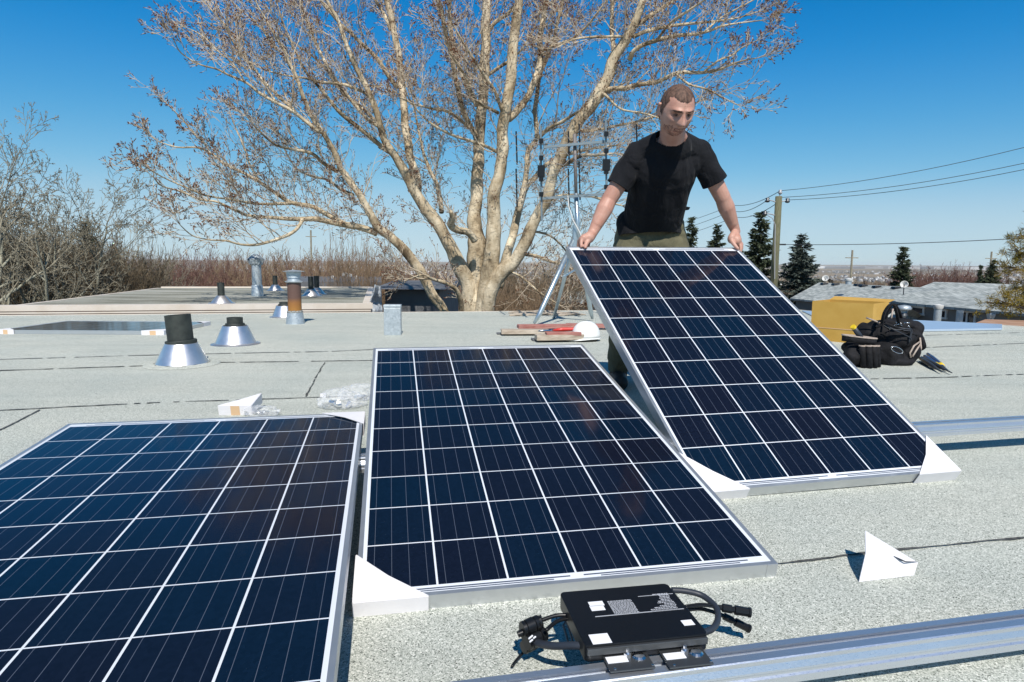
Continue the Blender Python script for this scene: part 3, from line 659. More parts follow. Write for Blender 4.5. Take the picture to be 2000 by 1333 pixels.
for i, (px, yt) in enumerate(((670, 478), (705, 452), (742, 470))):
    put_shrub(sh[i], px, 19 + i, yt, 3.0, M['twig_tan'], 'loose bare shrub growing up beside the leftmost poplar stem', 'shrub', 'shrubs beside the poplar', wx=.38)
for i in range(12):
    px = 955 + i * 17 + rnd.uniform(-8, 8); Y = 34 + rnd.uniform(0, 14)
    put_shrub(sh[i % 3], px, Y, 521 + rnd.uniform(-14, 10), 3.0, M['twig_brown'] if i % 3 else M['twig_tan'], 'bare brown shrub between the poplar trunk and the raised solar panel', 'shrub', 'brush right of the poplar')
for i in range(4):
    px = 1824 + i * 19; Y = 48 + rnd.uniform(0, 5)
    put_shrub(dense, px, Y, 524 + abs(i - 1.5) * 4 + rnd.uniform(-3, 4), 3.0, M['twig_red'], 'pinkish-brown budding shrub behind the grey shingle roofs', 'shrub', 'budding shrubs behind the houses')
for i in range(9):
    px = 1535 + i * 26; Y = 60 + rnd.uniform(0, 8)
    put_shrub(sh[i % 3], px, Y, 546 + rnd.uniform(-5, 5), 3.0, M['twig_brown'], 'low dark bare shrub just past the left house roof', 'shrub', 'shrubs past the left house roof')
# thin far trees as one mass
pts = []
g = random.Random(9)
T_ = []
for i in range(2600):
    r = 90 * (3000 / 90) ** g.random(); a = R(g.uniform(-46, 46)); x, y = r * math.sin(a), r * math.cos(a); z = gz(x, y); h = g.uniform(2.5, 5.5)
    for k in range(14):
        c = Vector((x, y, z + h * .5)) + Vector((g.gauss(0, .3), g.gauss(0, .3), g.gauss(0, .25))) * h
        T_.append([c + rv(g) * h * .16 for _ in range(3)])
tag(link('far_trees', tri_mesh('far_trees', [[tuple(q) for q in t_] for t_ in T_]), None, M['farwood']), 'brown bare woods scattered through the valley far beyond the houses', 'woods', kind='stuff')

# ------------------------------------------------------------------ conifers
def conifer(seed, h, w, dens=1.0, droop=0.25, fat=1.0):
    g = random.Random(seed); T_ = []; S = [(0, 0, 0, 0, 0, h * .97, h * 0.02, 0.01)]
    z = h * 0.06
    while z < h * 0.985:
        k = z / h; rad = w * (1 - k) ** 0.85 * g.uniform(0.72, 1.1) + 0.04; nb = 7 if k < .8 else 5
        for j in range(nb):
            a = g.uniform(0, 6.28); rr_ = rad * g.uniform(0.7, 1.15); d = Vector((math.cos(a), math.sin(a), g.uniform(-droop, 0.15)))
            S.append((0, 0, z, *(d * rr_ * .95 + Vector((0, 0, z))), 0.02, 0.006))
            nn = max(3, int(rr_ * 26 * dens))
            for q in range(nn):
                f_ = (q + g.random()) / nn; c = Vector((0, 0, z)) + d * rr_ * f_ + Vector((0, 0, 0.16 * rr_ * f_ * f_))
                for _ in range(3):
                    dd = (d + rv(g) * 0.7); dd.z *= 0.6; dd = dd.normalized(); l = h * 0.028 * fat * g.uniform(0.7, 1.4); sd = rv(g).normalized() * l * 0.30
                    c2 = c + rv(g) * 0.05; T_.append([c2 - sd, c2 + sd, c2 + dd * l])
        z += h * 0.028
    return seg_mesh('trunk', S, 5), tri_mesh('foliage', [[tuple(q) for q in t_] for t_ in T_])
cf = [conifer(5, 7, 1.6), conifer(6, 7, 1.9), conifer(8, 6, 1.7, 1.2)]
for a, b in cf: a.materials.append(M['conbark'])
for px, Y, yt, v_, ws, mt, lb in (
    (1563, 44, 458, 1, 1.12, 'spruce_blue', 'blue-green spruce with a pointed tip right of the utility pole'),
    (1483, 40, 413, 0, 0.95, 'spruce', 'tall dark spruce just left of the utility pole, behind the raised panel'),
    (1348, 42, 424, 0, 0.7, 'spruce', 'narrow dark spruce showing behind the waist of the man, left of his arm'),
    (1398, 44, 440, 1, 0.8, 'spruce', 'small dark spruce between the man and his left forearm'),
    (1762, 41, 482, 0, 0.9, 'spruce', 'spruce standing alone behind the satellite dish on the shingle roof'),
    (1940, 40, 508, 2, 0.8, 'spruce', 'squat dark spruce behind the right end of the shingle roof'),
    (1916, 42, 518, 0, 0.5, 'spruce', 'slim small spruce left of the squat one at the right end of the roof'),
    (172, 27, 432, 0, 0.8, 'spruce', 'dark conifer half hidden in the leafless trees on the left'),
    (226, 30, 478, 2, 0.7, 'spruce', 'short dark conifer at the right end of the left thicket')):
    b = gpt(px, Y); a_, f_ = cf[v_]; h0 = (7, 7, 6)[v_]; s = px_h(px, yt, Y) / h0
    e = empty('spruce_tree', b, lb, 'tree', None, rnd.uniform(0, 6)); e.scale = (s * ws * 1.25, s * ws * 1.25, s)
    t1 = bpy.data.objects.new('trunk', a_); COL.objects.link(t1); t1.parent = e
    me = f_
    if len(me.materials) and me.materials[0] != M[mt]: me = me.copy(); me.materials.clear()
    if not len(me.materials): me.materials.append(M[mt])
    t2 = bpy.data.objects.new('foliage', me); COL.objects.link(t2); t2.parent = e
# pine reaching in from the right
g = random.Random(4); pe = empty('pine_tree', gpt(2085, 13), 'yellow-green pine with tufted branches reaching in at the right edge of the photo', 'tree')
pb = Vector(pe.location); S = []; T_ = []
top = D(2085, 380, 13) - pb; S.append((0, 0, 0, *top, 0.16, 0.03))
for bx, by, ex, ey, yy in ((2085, 480, 1985, 458, 12.6), (2085, 520, 1968, 487, 13.2), (2085, 545, 1955, 520, 12.6), (2085, 560, 1965, 566, 13.4), (2085, 610, 1925, 590, 12.2), (2085, 600, 1950, 598, 12.8), (2085, 450, 2010, 430, 13), (2085, 600, 1985, 545, 13.5), (2085, 580, 1990, 505, 13), (2085, 630, 1945, 585, 11.8)):
    a = D(bx, by, 13) - pb; b = D(ex, ey, yy) - pb; S.append((*a, *b, 0.025, 0.008))
    for k in range(24):
        f_ = 1 - 0.75 * g.random() ** 1.3; c = a.lerp(b, f_) + rv(g) * 0.13; S.append((*a.lerp(b, max(f_ - .12, 0)), *c, 0.007, 0.003))
        for _ in range(42):
            dd = (rv(g) + UP * .5).normalized(); l = g.uniform(.06, .12); sd = rv(g).normalized() * .006; c2 = c + rv(g) * .035; T_.append([c2 - sd, c2 + sd, c2 + dd * l])
link('trunk', seg_mesh('trunk', S, 6), pe, M['conbark']); link('foliage', tri_mesh('foliage', [[tuple(q) for q in t_] for t_ in T_]), pe, M['pine'])
#@@PART3
# ------------------------------------------------------------------ the roof we look across
def gw(n_, s_, z=0.0):   # roof-grid coordinates: n_ away from camera, s_ to the right
    return GN * n_ + GX * s_ + UP * z
def ln_hit(px, n_):      # roof point in pixel column px on line n=n_
    a = G(px, 700); b = G(px, 900); # two points on the column's ground trace
    d = b - a; k = (n_ - a.dot(GN)) / d.dot(GN); return a + d * k
house = empty('roof_building', (0, 0, -3.4), 'building with a pale grey-green granule flat roof that carries the solar panels', 'building')
hb = Vector(house.location)
NF = 9.5
farR = ln_hit(1540, NF); e0 = G(1783, 627); e1 = G(1962, 636); e2 = Vector((9.5, 3.2, 0))
poly = [gw(NF, -14), farR, e0, e1, e2, Vector((9.5, -6, 0)), gw(-8, -14)]; NP = 7
mb = MB(); vv = [p - hb for p in poly]
mb.add([(p.x, p.y, p.z - 0.25) for p in vv] + [tuple(p) for p in vv], [tuple(range(NP)), tuple(range(NP, 2 * NP))] + [(i, (i + 1) % NP, NP + (i + 1) % NP, NP + i) for i in range(NP)])
mb.build('roof', M['roof'], house)
mb = MB(); vv = [Vector((p.x * .97, p.y * .985, 0)) for p in poly]
mb.add([(p.x, p.y, -0.3) for p in vv] + [(p.x, p.y, 3.15) for p in vv], [tuple(range(NP)), tuple(range(NP, 2 * NP))] + [(i, (i + 1) % NP, NP + (i + 1) % NP, NP + i) for i in range(NP)])
mb.build('wall', M['siding'], house)
mb = MB()
for a, b in ((poly[0], poly[1]), (poly[1], poly[2]), (poly[2], poly[3]), (poly[3], poly[4])):
    d = (b - a); nrm = Vector((-d.y, d.x, 0)).normalized(); Ld = d.length; d.normalize()
    mb.box((a + b) / 2 + nrm * 0.012 - UP * 0.10 - hb, (Ld, 0.02, 0.21), (d, nrm, UP))
mb.build('edge_trim', M['cream'], house)
# bitumen seams: irregular ribbons bleeding from the laps; far ones also paint lap shadow
def seam(pts, w=0.006, mt='bitumen_grey', gapp=0.0, seed=0, z=0.004):
    g = random.Random(seed); vs = []; fs = []
    P_ = []
    for a, b in zip(pts, pts[1:]):
        n = max(2, int((b - a).length / 0.03))
        for i in range(n): P_.append(a.lerp(b, i / n))
    P_.append(pts[-1]); run = False
    for i, p in enumerate(P_):
        d = (P_[min(i + 1, len(P_) - 1)] - P_[max(i - 1, 0)]).normalized(); nn = Vector((-d.y, d.x, 0))
        off = 0.02 * noise.noise(p * 0.9 + Vector((seed, 0, 0))) + 0.005 * noise.noise(p * 6) + 0.002 * g.uniform(-1, 1)
        ww = w * max(0.3, 0.7 + 0.6 * noise.noise(p * 9 + Vector((0, seed, 0)))) * g.uniform(.75, 1.2)
        c = p + nn * off; vs += [c - nn * ww / 2 + UP * z - hb, c + nn * ww / 2 + UP * z - hb]
        if i and not (g.random() < gapp): fs.append((2 * i - 2, 2 * i, 2 * i + 1, 2 * i - 1))
    me = bpy.data.meshes.new('seam'); me.from_pydata([tuple(v) for v in vs], [], fs); link('seam', me, house, M[mt])
def nn_of(*p): q = G(*p); return q.dot(GN)
na = (G(1520, 1100).dot(GN) + G(2000, 1050).dot(GN)) / 2
seam([G(1100, 1150), G(1520, 1100), G(2000, 1050), G(2000, 1050) + GX * 2], 0.012, 'bitumen', 0, 1)
seam([G(-200, 811), G(0, 803), G(100, 798), G(300, 788), G(600, 778), G(712, 774)], 0.020, 'bitumen', .05, 2)
seam([G(-200, 735), G(0, 725), G(300, 715), G(410, 709), G(640, 706), G(735, 705), G(860, 700)], 0.028, 'bitumen', .1, 3)
seam([G(-200, 710), G(0, 703), G(300, 694), G(640, 687), G(735, 683)], 0.036, 'bitumen_grey', .15, 4)
seam([G(633, 709), G(618, 738), G(597, 776)], 0.012, 'bitumen', .05, 5)
seam([G(84, 799), G(40, 822), G(-30, 856)], 0.011, 'bitumen', .05, 6)
seam([G(1700, 741), G(1850, 738), G(2000, 732), G(2100, 729)], 0.024, 'bitumen', .1, 7)
seam([G(1795, 680), G(1900, 676), G(2000, 671), G(2100, 668)], 0.032, 'bitumen_grey', .1, 8)
seam([G(1795, 656), G(1900, 653), G(2000, 650)], 0.036, 'bitumen_grey', .1, 9)
seam([G(1100, 697), G(1180, 694), G(1300, 690)], 0.009, 'bitumen_grey', .1, 10)
seam([gw(8.6, -12), gw(8.6, 6)], 0.012, 'bitumen_grey', .3, 11)
# pale blue metal ledge at the right rear edge
mb = MB(); q4 = [G(1957, 646) - GX * 2.1, G(1957, 646), G(1957, 636.5), G(1783, 628), G(1566, 609)]
hh = [0.03, 0.03, 0.02, 0.02, 0.02]
mb.add([p + UP * 0.004 for p in q4] + [p + UP * h_ for p, h_ in zip(q4, hh)], [(4, 3, 2, 1, 0), (5, 6, 7, 8, 9)] + [(i, (i + 1) % 5, 5 + (i + 1) % 5, 5 + i) for i in range(5)])
o = mb.build('metal_ledge', M['flash'], None, bevel=0.004); world_origin(o, q4[1]); tag(o, 'long low pale blue metal sheet ledge along the right rear roof edge', 'metal sheet')

# ------------------------------------------------------------------ neighbouring flat roof
nb_z = 0.03
A1 = ln_hit(722, 10.55); A1.z = 0; 
nbh = empty('flat_roof_house', (-6, 14, -3.5), 'neighbouring low building with a stained old flat roof and cream metal edge', 'building')
nbv = Vector(nbh.location)
def quadbox(mb, pts, z0, z1, org): mb.hexa([Vector((p.x, p.y, z0)) - org for p in pts], [Vector((p.x, p.y, z1)) - org for p in pts])
fr = A1.dot(GX); s0 = -9.2 + 0.1; n0 = 10.75; n1 = G(733, 561, .05).dot(GN); sL = G(308, 562, .05).dot(GX)
cr = [gw(n0, sL), gw(n0, fr), gw(n1, fr), gw(n1, sL)]
mb = MB(); quadbox(mb, cr, -0.2, nb_z, nbv); mb.build('roof', M['old_roof'], nbh)
mb = MB(); quadbox(mb, [gw(n0 + .2, sL + .2), gw(n0 + .2, fr - .25), gw(n1 - .2, fr - .25), gw(n1 - .2, sL + .2)], -3.6, -0.22, nbv); mb.build('wall', M['siding_white'], nbh)
mb = MB()   # raised metal parapet cap round the edge
def strip(mb, a, b, w, z0, z1, org):
    d = (b - a).normalized(); nn = Vector((-d.y, d.x, 0)); quadbox(mb, [a - nn * w / 2, b - nn * w / 2, b + nn * w / 2, a + nn * w / 2], z0, z1, org)
strip(mb, gw(n0 - .12, sL - .1), gw(n0 - .12, fr + .05), 0.22, -0.018, 0.065, nbv)
strip(mb, gw(n0 + .04, fr - .05), gw(n1, fr - .05), 0.14, -0.07, 0.05, nbv)
strip(mb, gw(n1 + .03, sL), gw(n1 + .03, fr), 0.14, -0.07, 0.06, nbv)
strip(mb, gw(n0 + .04, sL - .04), gw(n1, sL - .04), 0.12, -0.07, 0.03, nbv)
mb.build('parapet_cap', M['cream'], nbh)
mb = MB(); strip(mb, gw(n0 - .22, sL - .1), gw(n0 - .22, fr + .02), 0.02, -0.36, -0.068, nbv); strip(mb, gw(n0 - .22, sL - .1), gw(n0 - .22, fr + .02), 0.02, -0.056, -0.032, nbv); mb.build('fascia', M['cream'], nbh)
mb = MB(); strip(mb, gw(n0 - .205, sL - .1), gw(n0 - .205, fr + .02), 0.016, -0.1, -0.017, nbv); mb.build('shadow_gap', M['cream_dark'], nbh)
# hanging tarp at its corner
mb = MB(); g = random.Random(2); c0 = D(717, 608, 10.6); n_ = 12; vs = []; fs = []
for i in range(n_):
    for j in range(n_):
        u, v = i / (n_ - 1), j / (n_ - 1)
        x = 714 + 34 * u * (0.35 + 0.65 * v) + (1 - v) * 18; y = 556 + 60 * v + 4 * u
        p = D(x, y, 10.9 + 0.25 * noise.noise(Vector((u * 3, v * 3, 1))) + .3 * u); vs.append(p)
for i in range(n_ - 1):
    for j in range(n_ - 1): a = i * n_ + j; fs.append((a, a + 1, a + n_ + 1, a + n_))
mb.add(vs, fs); o = mb.build('plastic_tarp', M['tarp'], None, smooth=True); sld = o.modifiers.new('s', 'SOLIDIFY'); sld.thickness = 0.004
world_origin(o, D(735, 612, 10.9)); tag(o, 'crumpled grey translucent plastic sheet hanging at the corner of the old roof', 'plastic sheet')

# ------------------------------------------------------------------ houses
def hip_house(name, label, ridge, eave, z_e, z_r, org, wallm, roofm, hip=(0, 0), overh=0.35, groundz=-5.0, back=None):
    """ridge (a,b) and front eave (a,b) xy lines; mirrored behind the ridge"""
    e = empty(name, org, label, 'house'); O = Vector(org)
    ra, rb = [Vector((p[0], p[1], z_r)) for p in ridge]; ea, eb = [Vector((p[0], p[1], z_e)) for p in eave]
    d = (rb - ra).normalized(); d.z = 0; mid = (ea + eb) / 2 - (ra + rb) / 2; nn = Vector((-d.y, d.x, 0)).normalized()
    if nn.dot(mid) < 0: nn = -nn
    w = abs(mid.dot(nn)) if back is None else back
    ba = ea - nn * ((ea - ra).dot(nn) + w); bb = eb - nn * ((eb - rb).dot(nn) + w)
    V_ = [ra, rb, ea, eb, ba, bb]; T = UP * 0.10; vs = [v - O for v in V_] + [v - T - O for v in V_[2:]]
    mb = MB(); mb.add(vs, [(2, 3, 1, 0), (0, 1, 5, 4), (0, 4, 2), (1, 3, 5), (6, 8, 9, 7), (2, 6, 7, 3), (3, 7, 9, 5), (5, 9, 8, 4), (4, 8, 6, 2)]); mb.build('roof', roofm, e)
    c = (ea + eb + ba + bb) / 4
    ins = [c + (p - c) * (1 - overh / max((p - c).length, .1)) for p in (ea, eb, bb, ba)]
    mb = MB(); mb.hexa([Vector((p.x, p.y, groundz)) - O for p in ins], [Vector((p.x, p.y, z_e - 0.12)) - O for p in ins]); mb.build('wall', wallm, e)
    return e, ins, nn
def z_at(px, py, rel): p = G(px, py, H - rel); return p
# house B (right, nearer)
eB1 = z_at(1727, 588, 1.6); eB2 = z_at(2000, 613, 1.6); eB2 = eB1 + (eB2 - eB1) * 1.5
rB1 = z_at(1825, 551, 0.75); rB2 = z_at(1992, 556, 0.75); rB2 = rB1 + (rB2 - rB1) * 1.6
hB, insB, nB = hip_house('shingle_house', 'grey house with a hipped pale shingle roof, nearest on the right', ((rB1.x, rB1.y), (rB2.x, rB2.y)), ((eB1.x, eB1.y), (eB2.x, eB2.y)), H - 1.6, H - .75, (18, 26, -5.0), M['siding'], M['shingle'])
fa, fb = insB[0], insB[1]; dB = (fb - fa).normalized(); dB.z = 0; OB = Vector(hB.location)
def facade_pt(px, py):
    # intersect pixel ray with the facade plane
    n_ = Vector((-dB.y, dB.x, 0)); r = ray(px, py); return CAM + r * ((fa - CAM).dot(n_) / r.dot(n_))
outB = Vector((-dB.y, dB.x, 0)); outB = outB if outB.dot(CAM - fa) > 0 else -outB
def window(x0, y0, x1, y1, mull=1, parent=hB):
    a = facade_pt(x0, y0); b = facade_pt(x1, y0); z0 = facade_pt((x0 + x1) / 2, y1).z; z1 = (a.z + b.z) / 2; a.z = b.z = 0
    d = (b - a).normalized(); w = (b - a).length; c = (a + b) / 2; fr_ = MB()
    for zz in (z0, z1): fr_.box(c + UP * zz + outB * .03 - OB, (w + .12, .06, .08), (d, outB, UP))
    for k in range(mull + 2): fr_.box(a.lerp(b, k / (mull + 1)) + UP * (z0 + z1) / 2 + outB * .03 - OB, (.07, .055, z1 - z0), (d, outB, UP))
    f = fr_.build('window', M['wtrim'], parent); gl = MB(); gl.box(c + UP * (z0 + z1) / 2 + outB * .01 - OB, (w, .02, z1 - z0), (d, outB, UP)); gl.build('pane', M['glass'], f)
window(1783, 600, 1806, 614, 0); window(1837, 606, 1850, 622, 0); window(1876, 609, 1907, 632, 1)
# house A (left, behind)
rA1 = z_at(1600, 552, 1.1); rA2 = z_at(1800, 562, 1.1); eA1 = z_at(1543, 583, 1.95); dA = (rA2 - rA1).normalized(); eA2 = eA1 + dA * ((rA2 - rA1).length + 3)
hA, insA, nA = hip_house('shingle_house', 'grey house with a long low shingle roof behind the yellow box', ((rA1.x, rA1.y), (rA2.x, rA2.y)), ((eA1.x, eA1.y), (eA2.x, eA2.y)), H - 1.95, H - 1.1, (20, 36, -5.5), M['siding'], M['shingle'])
hA['group'] = hB['group'] = 'grey shingle-roofed houses on the right'
# small low hip roof in front
rC1 = z_at(1760, 601, 1.75); rC2 = rC1 + dB * .5; eC1 = z_at(1640, 640, 2.5); eC1 = z_at(1700, 636, 2.45); eC2 = z_at(1829, 630, 2.45)
hC, _, _ = hip_house('garage', 'low garage with a small hipped shingle roof behind the tool bag', ((rC1.x, rC1.y), (rC2.x, rC2.y)), ((eC1.x, eC1.y), (eC2.x, eC2.y)), H - 2.5, H - 1.72, (12, 20, -4.6), M['siding'], M['shingle'])
# roof furniture on the houses
def roof_pt(px, py, rA, eA, dd, z_r, z_e):   # hit the roof slope plane
    u = Vector((eA.x, eA.y, z_e)) - Vector((rA.x, rA.y, z_r)); n_ = u.cross(dd).normalized(); r = ray(px, py); return CAM + r * ((Vector((rA.x, rA.y, z_r)) - CAM).dot(n_) / r.dot(n_))
for k, (px, py) in enumerate(((1610, 556), (1632, 557), (1676, 558), (1686, 560), (1712, 562), (1750, 564))):
    p = roof_pt(px, py, rA1, eA1, dA, H - 1.1, H - 1.95); mb = MB(); mb.hexa([p + Vector((a * .2, b * .2, 0)) for a, b in ((-1, -1), (1, -1), (1, 1), (-1, 1))], [p + Vector((a * .15, b * .15, .10)) for a, b in ((-1, -1), (1, -1), (1, 1), (-1, 1))])
    o = mb.build('roof_vent', M['black'], None); world_origin(o, p)
    tag(o, 'black roof vent in the row along the ridge of the long shingle roof', 'roof vent', 'black vents on the long shingle roof')
def dish(px, py, Y, r_, lb):
    p = D(px, py, Y); e = empty('satellite_dish', p - UP * r_ * 2.2, lb, 'satellite dish'); a = Vector((-.55, -.75, .35)).normalized(); X_ = a.cross(UP).normalized(); Z_ = X_.cross(a)
    o_ = Vector(e.location); mb = MB(); mb.lathe(p - o_, [(0.01, -.06 * 2), (r_ * .5, -.09), (r_ * .85, -.03), (r_, .02), (r_ * .97, .03), (r_ * .8, -.01), (.01, -.10)], 20, (X_, Z_, a)); mb.build('dish', M['wtrim'], e, smooth=True)
    mb = MB(); mb.tube([(0, 0, -.1), (0, 0, r_ * 1.4), p - o_ - a * .08], .025, 6); mb.build('stand', M['steel_dark'], e)
    mb = MB(); mb.tube([p - o_ - Z_ * r_ * .8, p - o_ + a * r_ * 1.3 - Z_ * r_ * .2], .015, 6); mb.build('feed_arm', M['steel_dark'], e)
dish(1766, 556, 27.5, .16, 'round white satellite dish on the shingle roof below the lone spruce'); dish(1612, 544, 40, .20, 'white satellite dish at the left end of the long shingle roof')
def flue(px, yb, yt, Y, r_, lb, name='vent_pipe', mt='galv', cap=True, cat='vent pipe', grp=None):
    b = D(px, yb, Y); t_ = D(px, yt, Y); e = empty(name, b, lb, cat, grp); h_ = t_.z - b.z
    mb = MB(); mb.lathe((0, 0, 0), [(r_, 0), (r_, h_)], 14); mb.build('pipe', M[mt], e, smooth=True)
    if cap: mb = MB(); mb.lathe((0, 0, h_), [(r_ * 1.1, -.05), (r_ * 1.35, .0), (r_ * 1.35, r_ * .6), (0, r_ * .9)], 14); mb.build('cap', M['wtrim'], e, auto=40)
    return e
flue(1829, 640, 600, 15.5, .085, 'pale vent pipe in front of the small window of the nearest house')
flue(1872, 640, 607, 14.5, .07, 'white vent pipe left of the sliding window of the nearest house', mt='wtrim', cap=False)
flue(1933, 640, 617, 14, .06, 'short grey vent pipe with a round cap at the far right'); flue(1657, 556, 548, 34, .15, 'white chimney flue standing on the long shingle roof')
e = empty('roof_ventilator', roof_pt(1765, 612, rC1, eC1, dB, H - 1.72, H - 2.5), 'round grey turbine ventilator on the garage roof', 'ventilator')
mb = MB(); mb.lathe((0, 0, 0), [(.12, 0), (.12, .12), (.26, .14), (.28, .2), (.22, .3), (0, .34)], 18); mb.build('hood', M['galv'], e, auto=50)
mb = MB(); mb.lathe((0, 0, -.1), [(.17, 0), (.13, .12)], 18); mb.build('base', M['steel_dark'], e)
# roof beyond right edge (brown)
mb = MB(); q = [G(1880, 640, -.2), G(2060, 660, -.2), G(2060, 628, -.2), G(1925, 624, -.2)]
mb.hexa([Vector((p.x, p.y, -.5)) for p in q], [Vector((p.x, p.y, -.2)) for p in q]); mt_ = noisy('rusty_deck', (0.30, 0.16, 0.09), (0.42, 0.26, 0.17), 3, 0.85)
o = mb.build('brown_canopy', mt_, None); world_origin(o, q[0]); tag(o, 'rust-brown flat canopy just past the right rear corner of the roof', 'canopy')
# background houses in the middle
def simple_house(px0, px1, ytop, yeave, Y, lb, wm, rm, name='house', grp=None, depth=7, mirror=False):
    a = D(px0, yeave, Y); b = D(px1, yeave, Y); zr = D((px0 + px1) / 2, ytop, Y + depth / 2).z; g0 = min(gz(a.x, a.y), a.z - 2.2)
    O = Vector(((a.x + b.x) / 2, Y + depth / 2, g0)); e = empty(name, O, lb, 'house', grp); x0, x1 = a.x, b.x; z_e = a.z
    mb = MB(); V_ = [(x0 - .3, Y - .4, z_e), (x1 + .3, Y - .4, z_e), (x1 + .3, Y + depth + .4, z_e), (x0 - .3, Y + depth + .4, z_e), (x0 - .3, Y + depth / 2, zr), (x1 + .3, Y + depth / 2, zr)]
    mb.add([Vector(v) - O for v in V_], [(0, 1, 5, 4), (2, 3, 4, 5), (0, 4, 3), (1, 2, 5), (0, 3, 2, 1)]); mb.build('roof', rm, e)
    mb = MB(); mb.hexa([Vector(v) - O for v in ((x0, Y, g0 - .5), (x1, Y, g0 - .5), (x1, Y + depth, g0 - .5), (x0, Y + depth, g0 - .5))], [Vector(v) - O for v in ((x0, Y, z_e - .03), (x1, Y, z_e - .03), (x1, Y + depth, z_e - .03), (x0, Y + depth, z_e - .03))]); mb.build('wall', wm, e)
    w = x1 - x0; n = max(1, int(w / 2.6)); zc = z_e - 1.25
    for k in range(n):
        cx = x0 + w * (k + .5) / n; f = MB()
        for dx in (-.5, 0, .5): f.box(Vector((cx + dx, Y - .03, zc)) - O, (.07, .05, 1.0))
        for dz in (-.5, .5): f.box(Vector((cx, Y - .03, zc + dz)) - O, (1.1, .06, .08))
        fo = f.build('window', M['wtrim'], e); p_ = MB(); p_.box(Vector((cx, Y - .01, zc)) - O, (1.0, .02, 1.0)); p_.build('pane', M['glass'], fo)
    return e
simple_house(556, 700, 530, 549, 38, 'brown-roofed house with a dark garage front behind the rusty flue', M['siding_white'], M['shingle_brown'])
simple_house(752, 858, 548, 564, 17, 'dark slate-coloured house behind the lower left of the poplar', M['siding_dark'], M['siding_dark'], depth=6)
simple_house(1070, 1190, 570, 592, 40, 'pale grey roofed house seen between the antenna legs', M['siding_white'], M['shingle'])
simple_house(985, 1062, 560, 572, 62, 'small brown roofed house far right of the poplar trunk', M['siding_white'], M['shingle_brown'])
simple_house(760, 830, 528, 536, 70, 'white low house far behind the left poplar stem', M['siding_white'], M['siding_white'])
simple_house(330, 480, 532, 541, 60, 'low white house in the shrubs beyond the old roof', M['siding_white'], M['shingle_brown'])
# white van behind the poplar
vp = gpt(1012, 85); vp.z = D(1012, 604, 85).z; e = empty('parked_van', vp, 'white parked van partly hidden right of the poplar trunk', 'van')
mb = MB(); mb.prism([(-1.9, 0), (1.9, 0), (1.9, .9), (1.2, 1.0), (.75, 1.75), (-1.75, 1.85), (-1.9, 1.6)], -.85, .85); me_ = mb
mb.v = [(x, z, y + .3) for x, y, z in mb.v]; mb.build('body', M['car'], e, bevel=.06)
for i, wx in enumerate((-1.2, 1.2)):
    mb = MB(); mb.lathe((wx, -.86, .33), [(0, 0), (.33, 0), (.33, -.18), (0, -.18)], 20, (Vector((1, 0, 0)), Vector((0, 0, 1)), Vector((0, 1, 0)))); mb.build('wheel', M['black'], e)
mb = MB(); mb.add([(-1.6, -.862, 1.3), (.85, -.862, 1.3), (.6, -.862, 1.85), (-1.6, -.862, 1.95)], [(0, 1, 2, 3)]); mb.build('side_window', M['glass'], e)

# ------------------------------------------------------------------ utility poles and wires
PYD = 30.0
pb_ = gpt(1514, PYD); up_ = empty('utility_pole', pb_, 'greenish wooden utility pole with insulators right of the man', 'utility pole'); O = Vector(up_.location)
pt = D(1521, 384, PYD) - O; mb = MB(); mb.tube([(0, 0, -1), pt * .5, pt], [.185, .17, .15], 14); mb.build('pole', M['pole'], up_, smooth=True)
mb = MB(); mb.tube([pt + Vector((0.04, 0, -.3)), D(1524, 372, PYD) - O], .03, 6); mb.build('pole_pin', M['insul'], up_)
mb = MB(); mb.lathe(D(1524, 376, PYD) - O, [(0, -.1), (.07, -.08), (.1, 0), (.05, .03), (.08, .1), (0, .13)], 12); mb.build('insulator', M['insul'], up_, smooth=True)
for x, y in ((1499, 391), (1538, 392), (1494, 417)):
    q = D(x, y, PYD - .1) - O; c = D(1519, y + 6, PYD) - O; mb = MB(); mb.tube([c, (c + q) / 2 + UP * .03, q], .028, 6); mb.build('bracket', M['insul'], up_)
    mb = MB(); mb.lathe(q, [(0, -.12), (.09, -.1), (.12, -.02), (.06, .0), (.1, .08), (0, .12)], 12); mb.build('insulator', M['steel_dark'], up_, smooth=True)
mb = MB(); mb.tube([D(1521, 478, PYD) - O, D(1535, 478, PYD - .2) - O], .04, 6); mb.tube([D(1507, 466, PYD) - O, D(1517, 466, PYD) - O], .03, 6); mb.build('bracket', M['steel_dark'], up_)
mb = MB(); q = [D(x, y, PYD - .25) - O for x, y in ((1499, 421), (1509, 427), (1514, 440), (1513, 545))]; mb.tube(q, .02, 6); mb.build('down_wire', M['insul'], up_)
def wire(pts, lb, r_=.0125, sag=.25):
    P_ = [D(*p) for p in pts]; out = []
    for a, b in zip(P_, P_[1:]):
        for i in range(13): k = i / 12; out.append(a.lerp(b, k) - UP * sag * 4 * k * (1 - k))
    mb = MB(); mb.tube(out, r_, 5); o = mb.build('power_line', M['wire'], None, smooth=True); world_origin(o, P_[0]); return tag(o, lb, 'power line', 'power lines at the utility pole')
wire([(1524, 373, 30), (2060, 273, 24)], 'topmost black wire running right from the tip of the utility pole')
wire([(1526, 386, 30), (2060, 306, 24)], 'upper of the pair of wires below the topmost, right of the pole')
wire([(1539, 391, 30), (2060, 319, 24)], 'lower of the pair of wires below the topmost, right of the pole')
wire([(1524, 373, 30), (1430, 401, 42), (1290, 443, 70)], 'topmost wire running left from the utility pole behind the man', .016)
wire([(1499, 391, 30), (1430, 412, 42), (1290, 455, 70)], 'middle wire running left from the utility pole behind the man', .016)
wire([(1515, 399, 30), (1435, 424, 42), (1290, 468, 70)], 'lowest wire running left from the utility pole behind the man', .016)
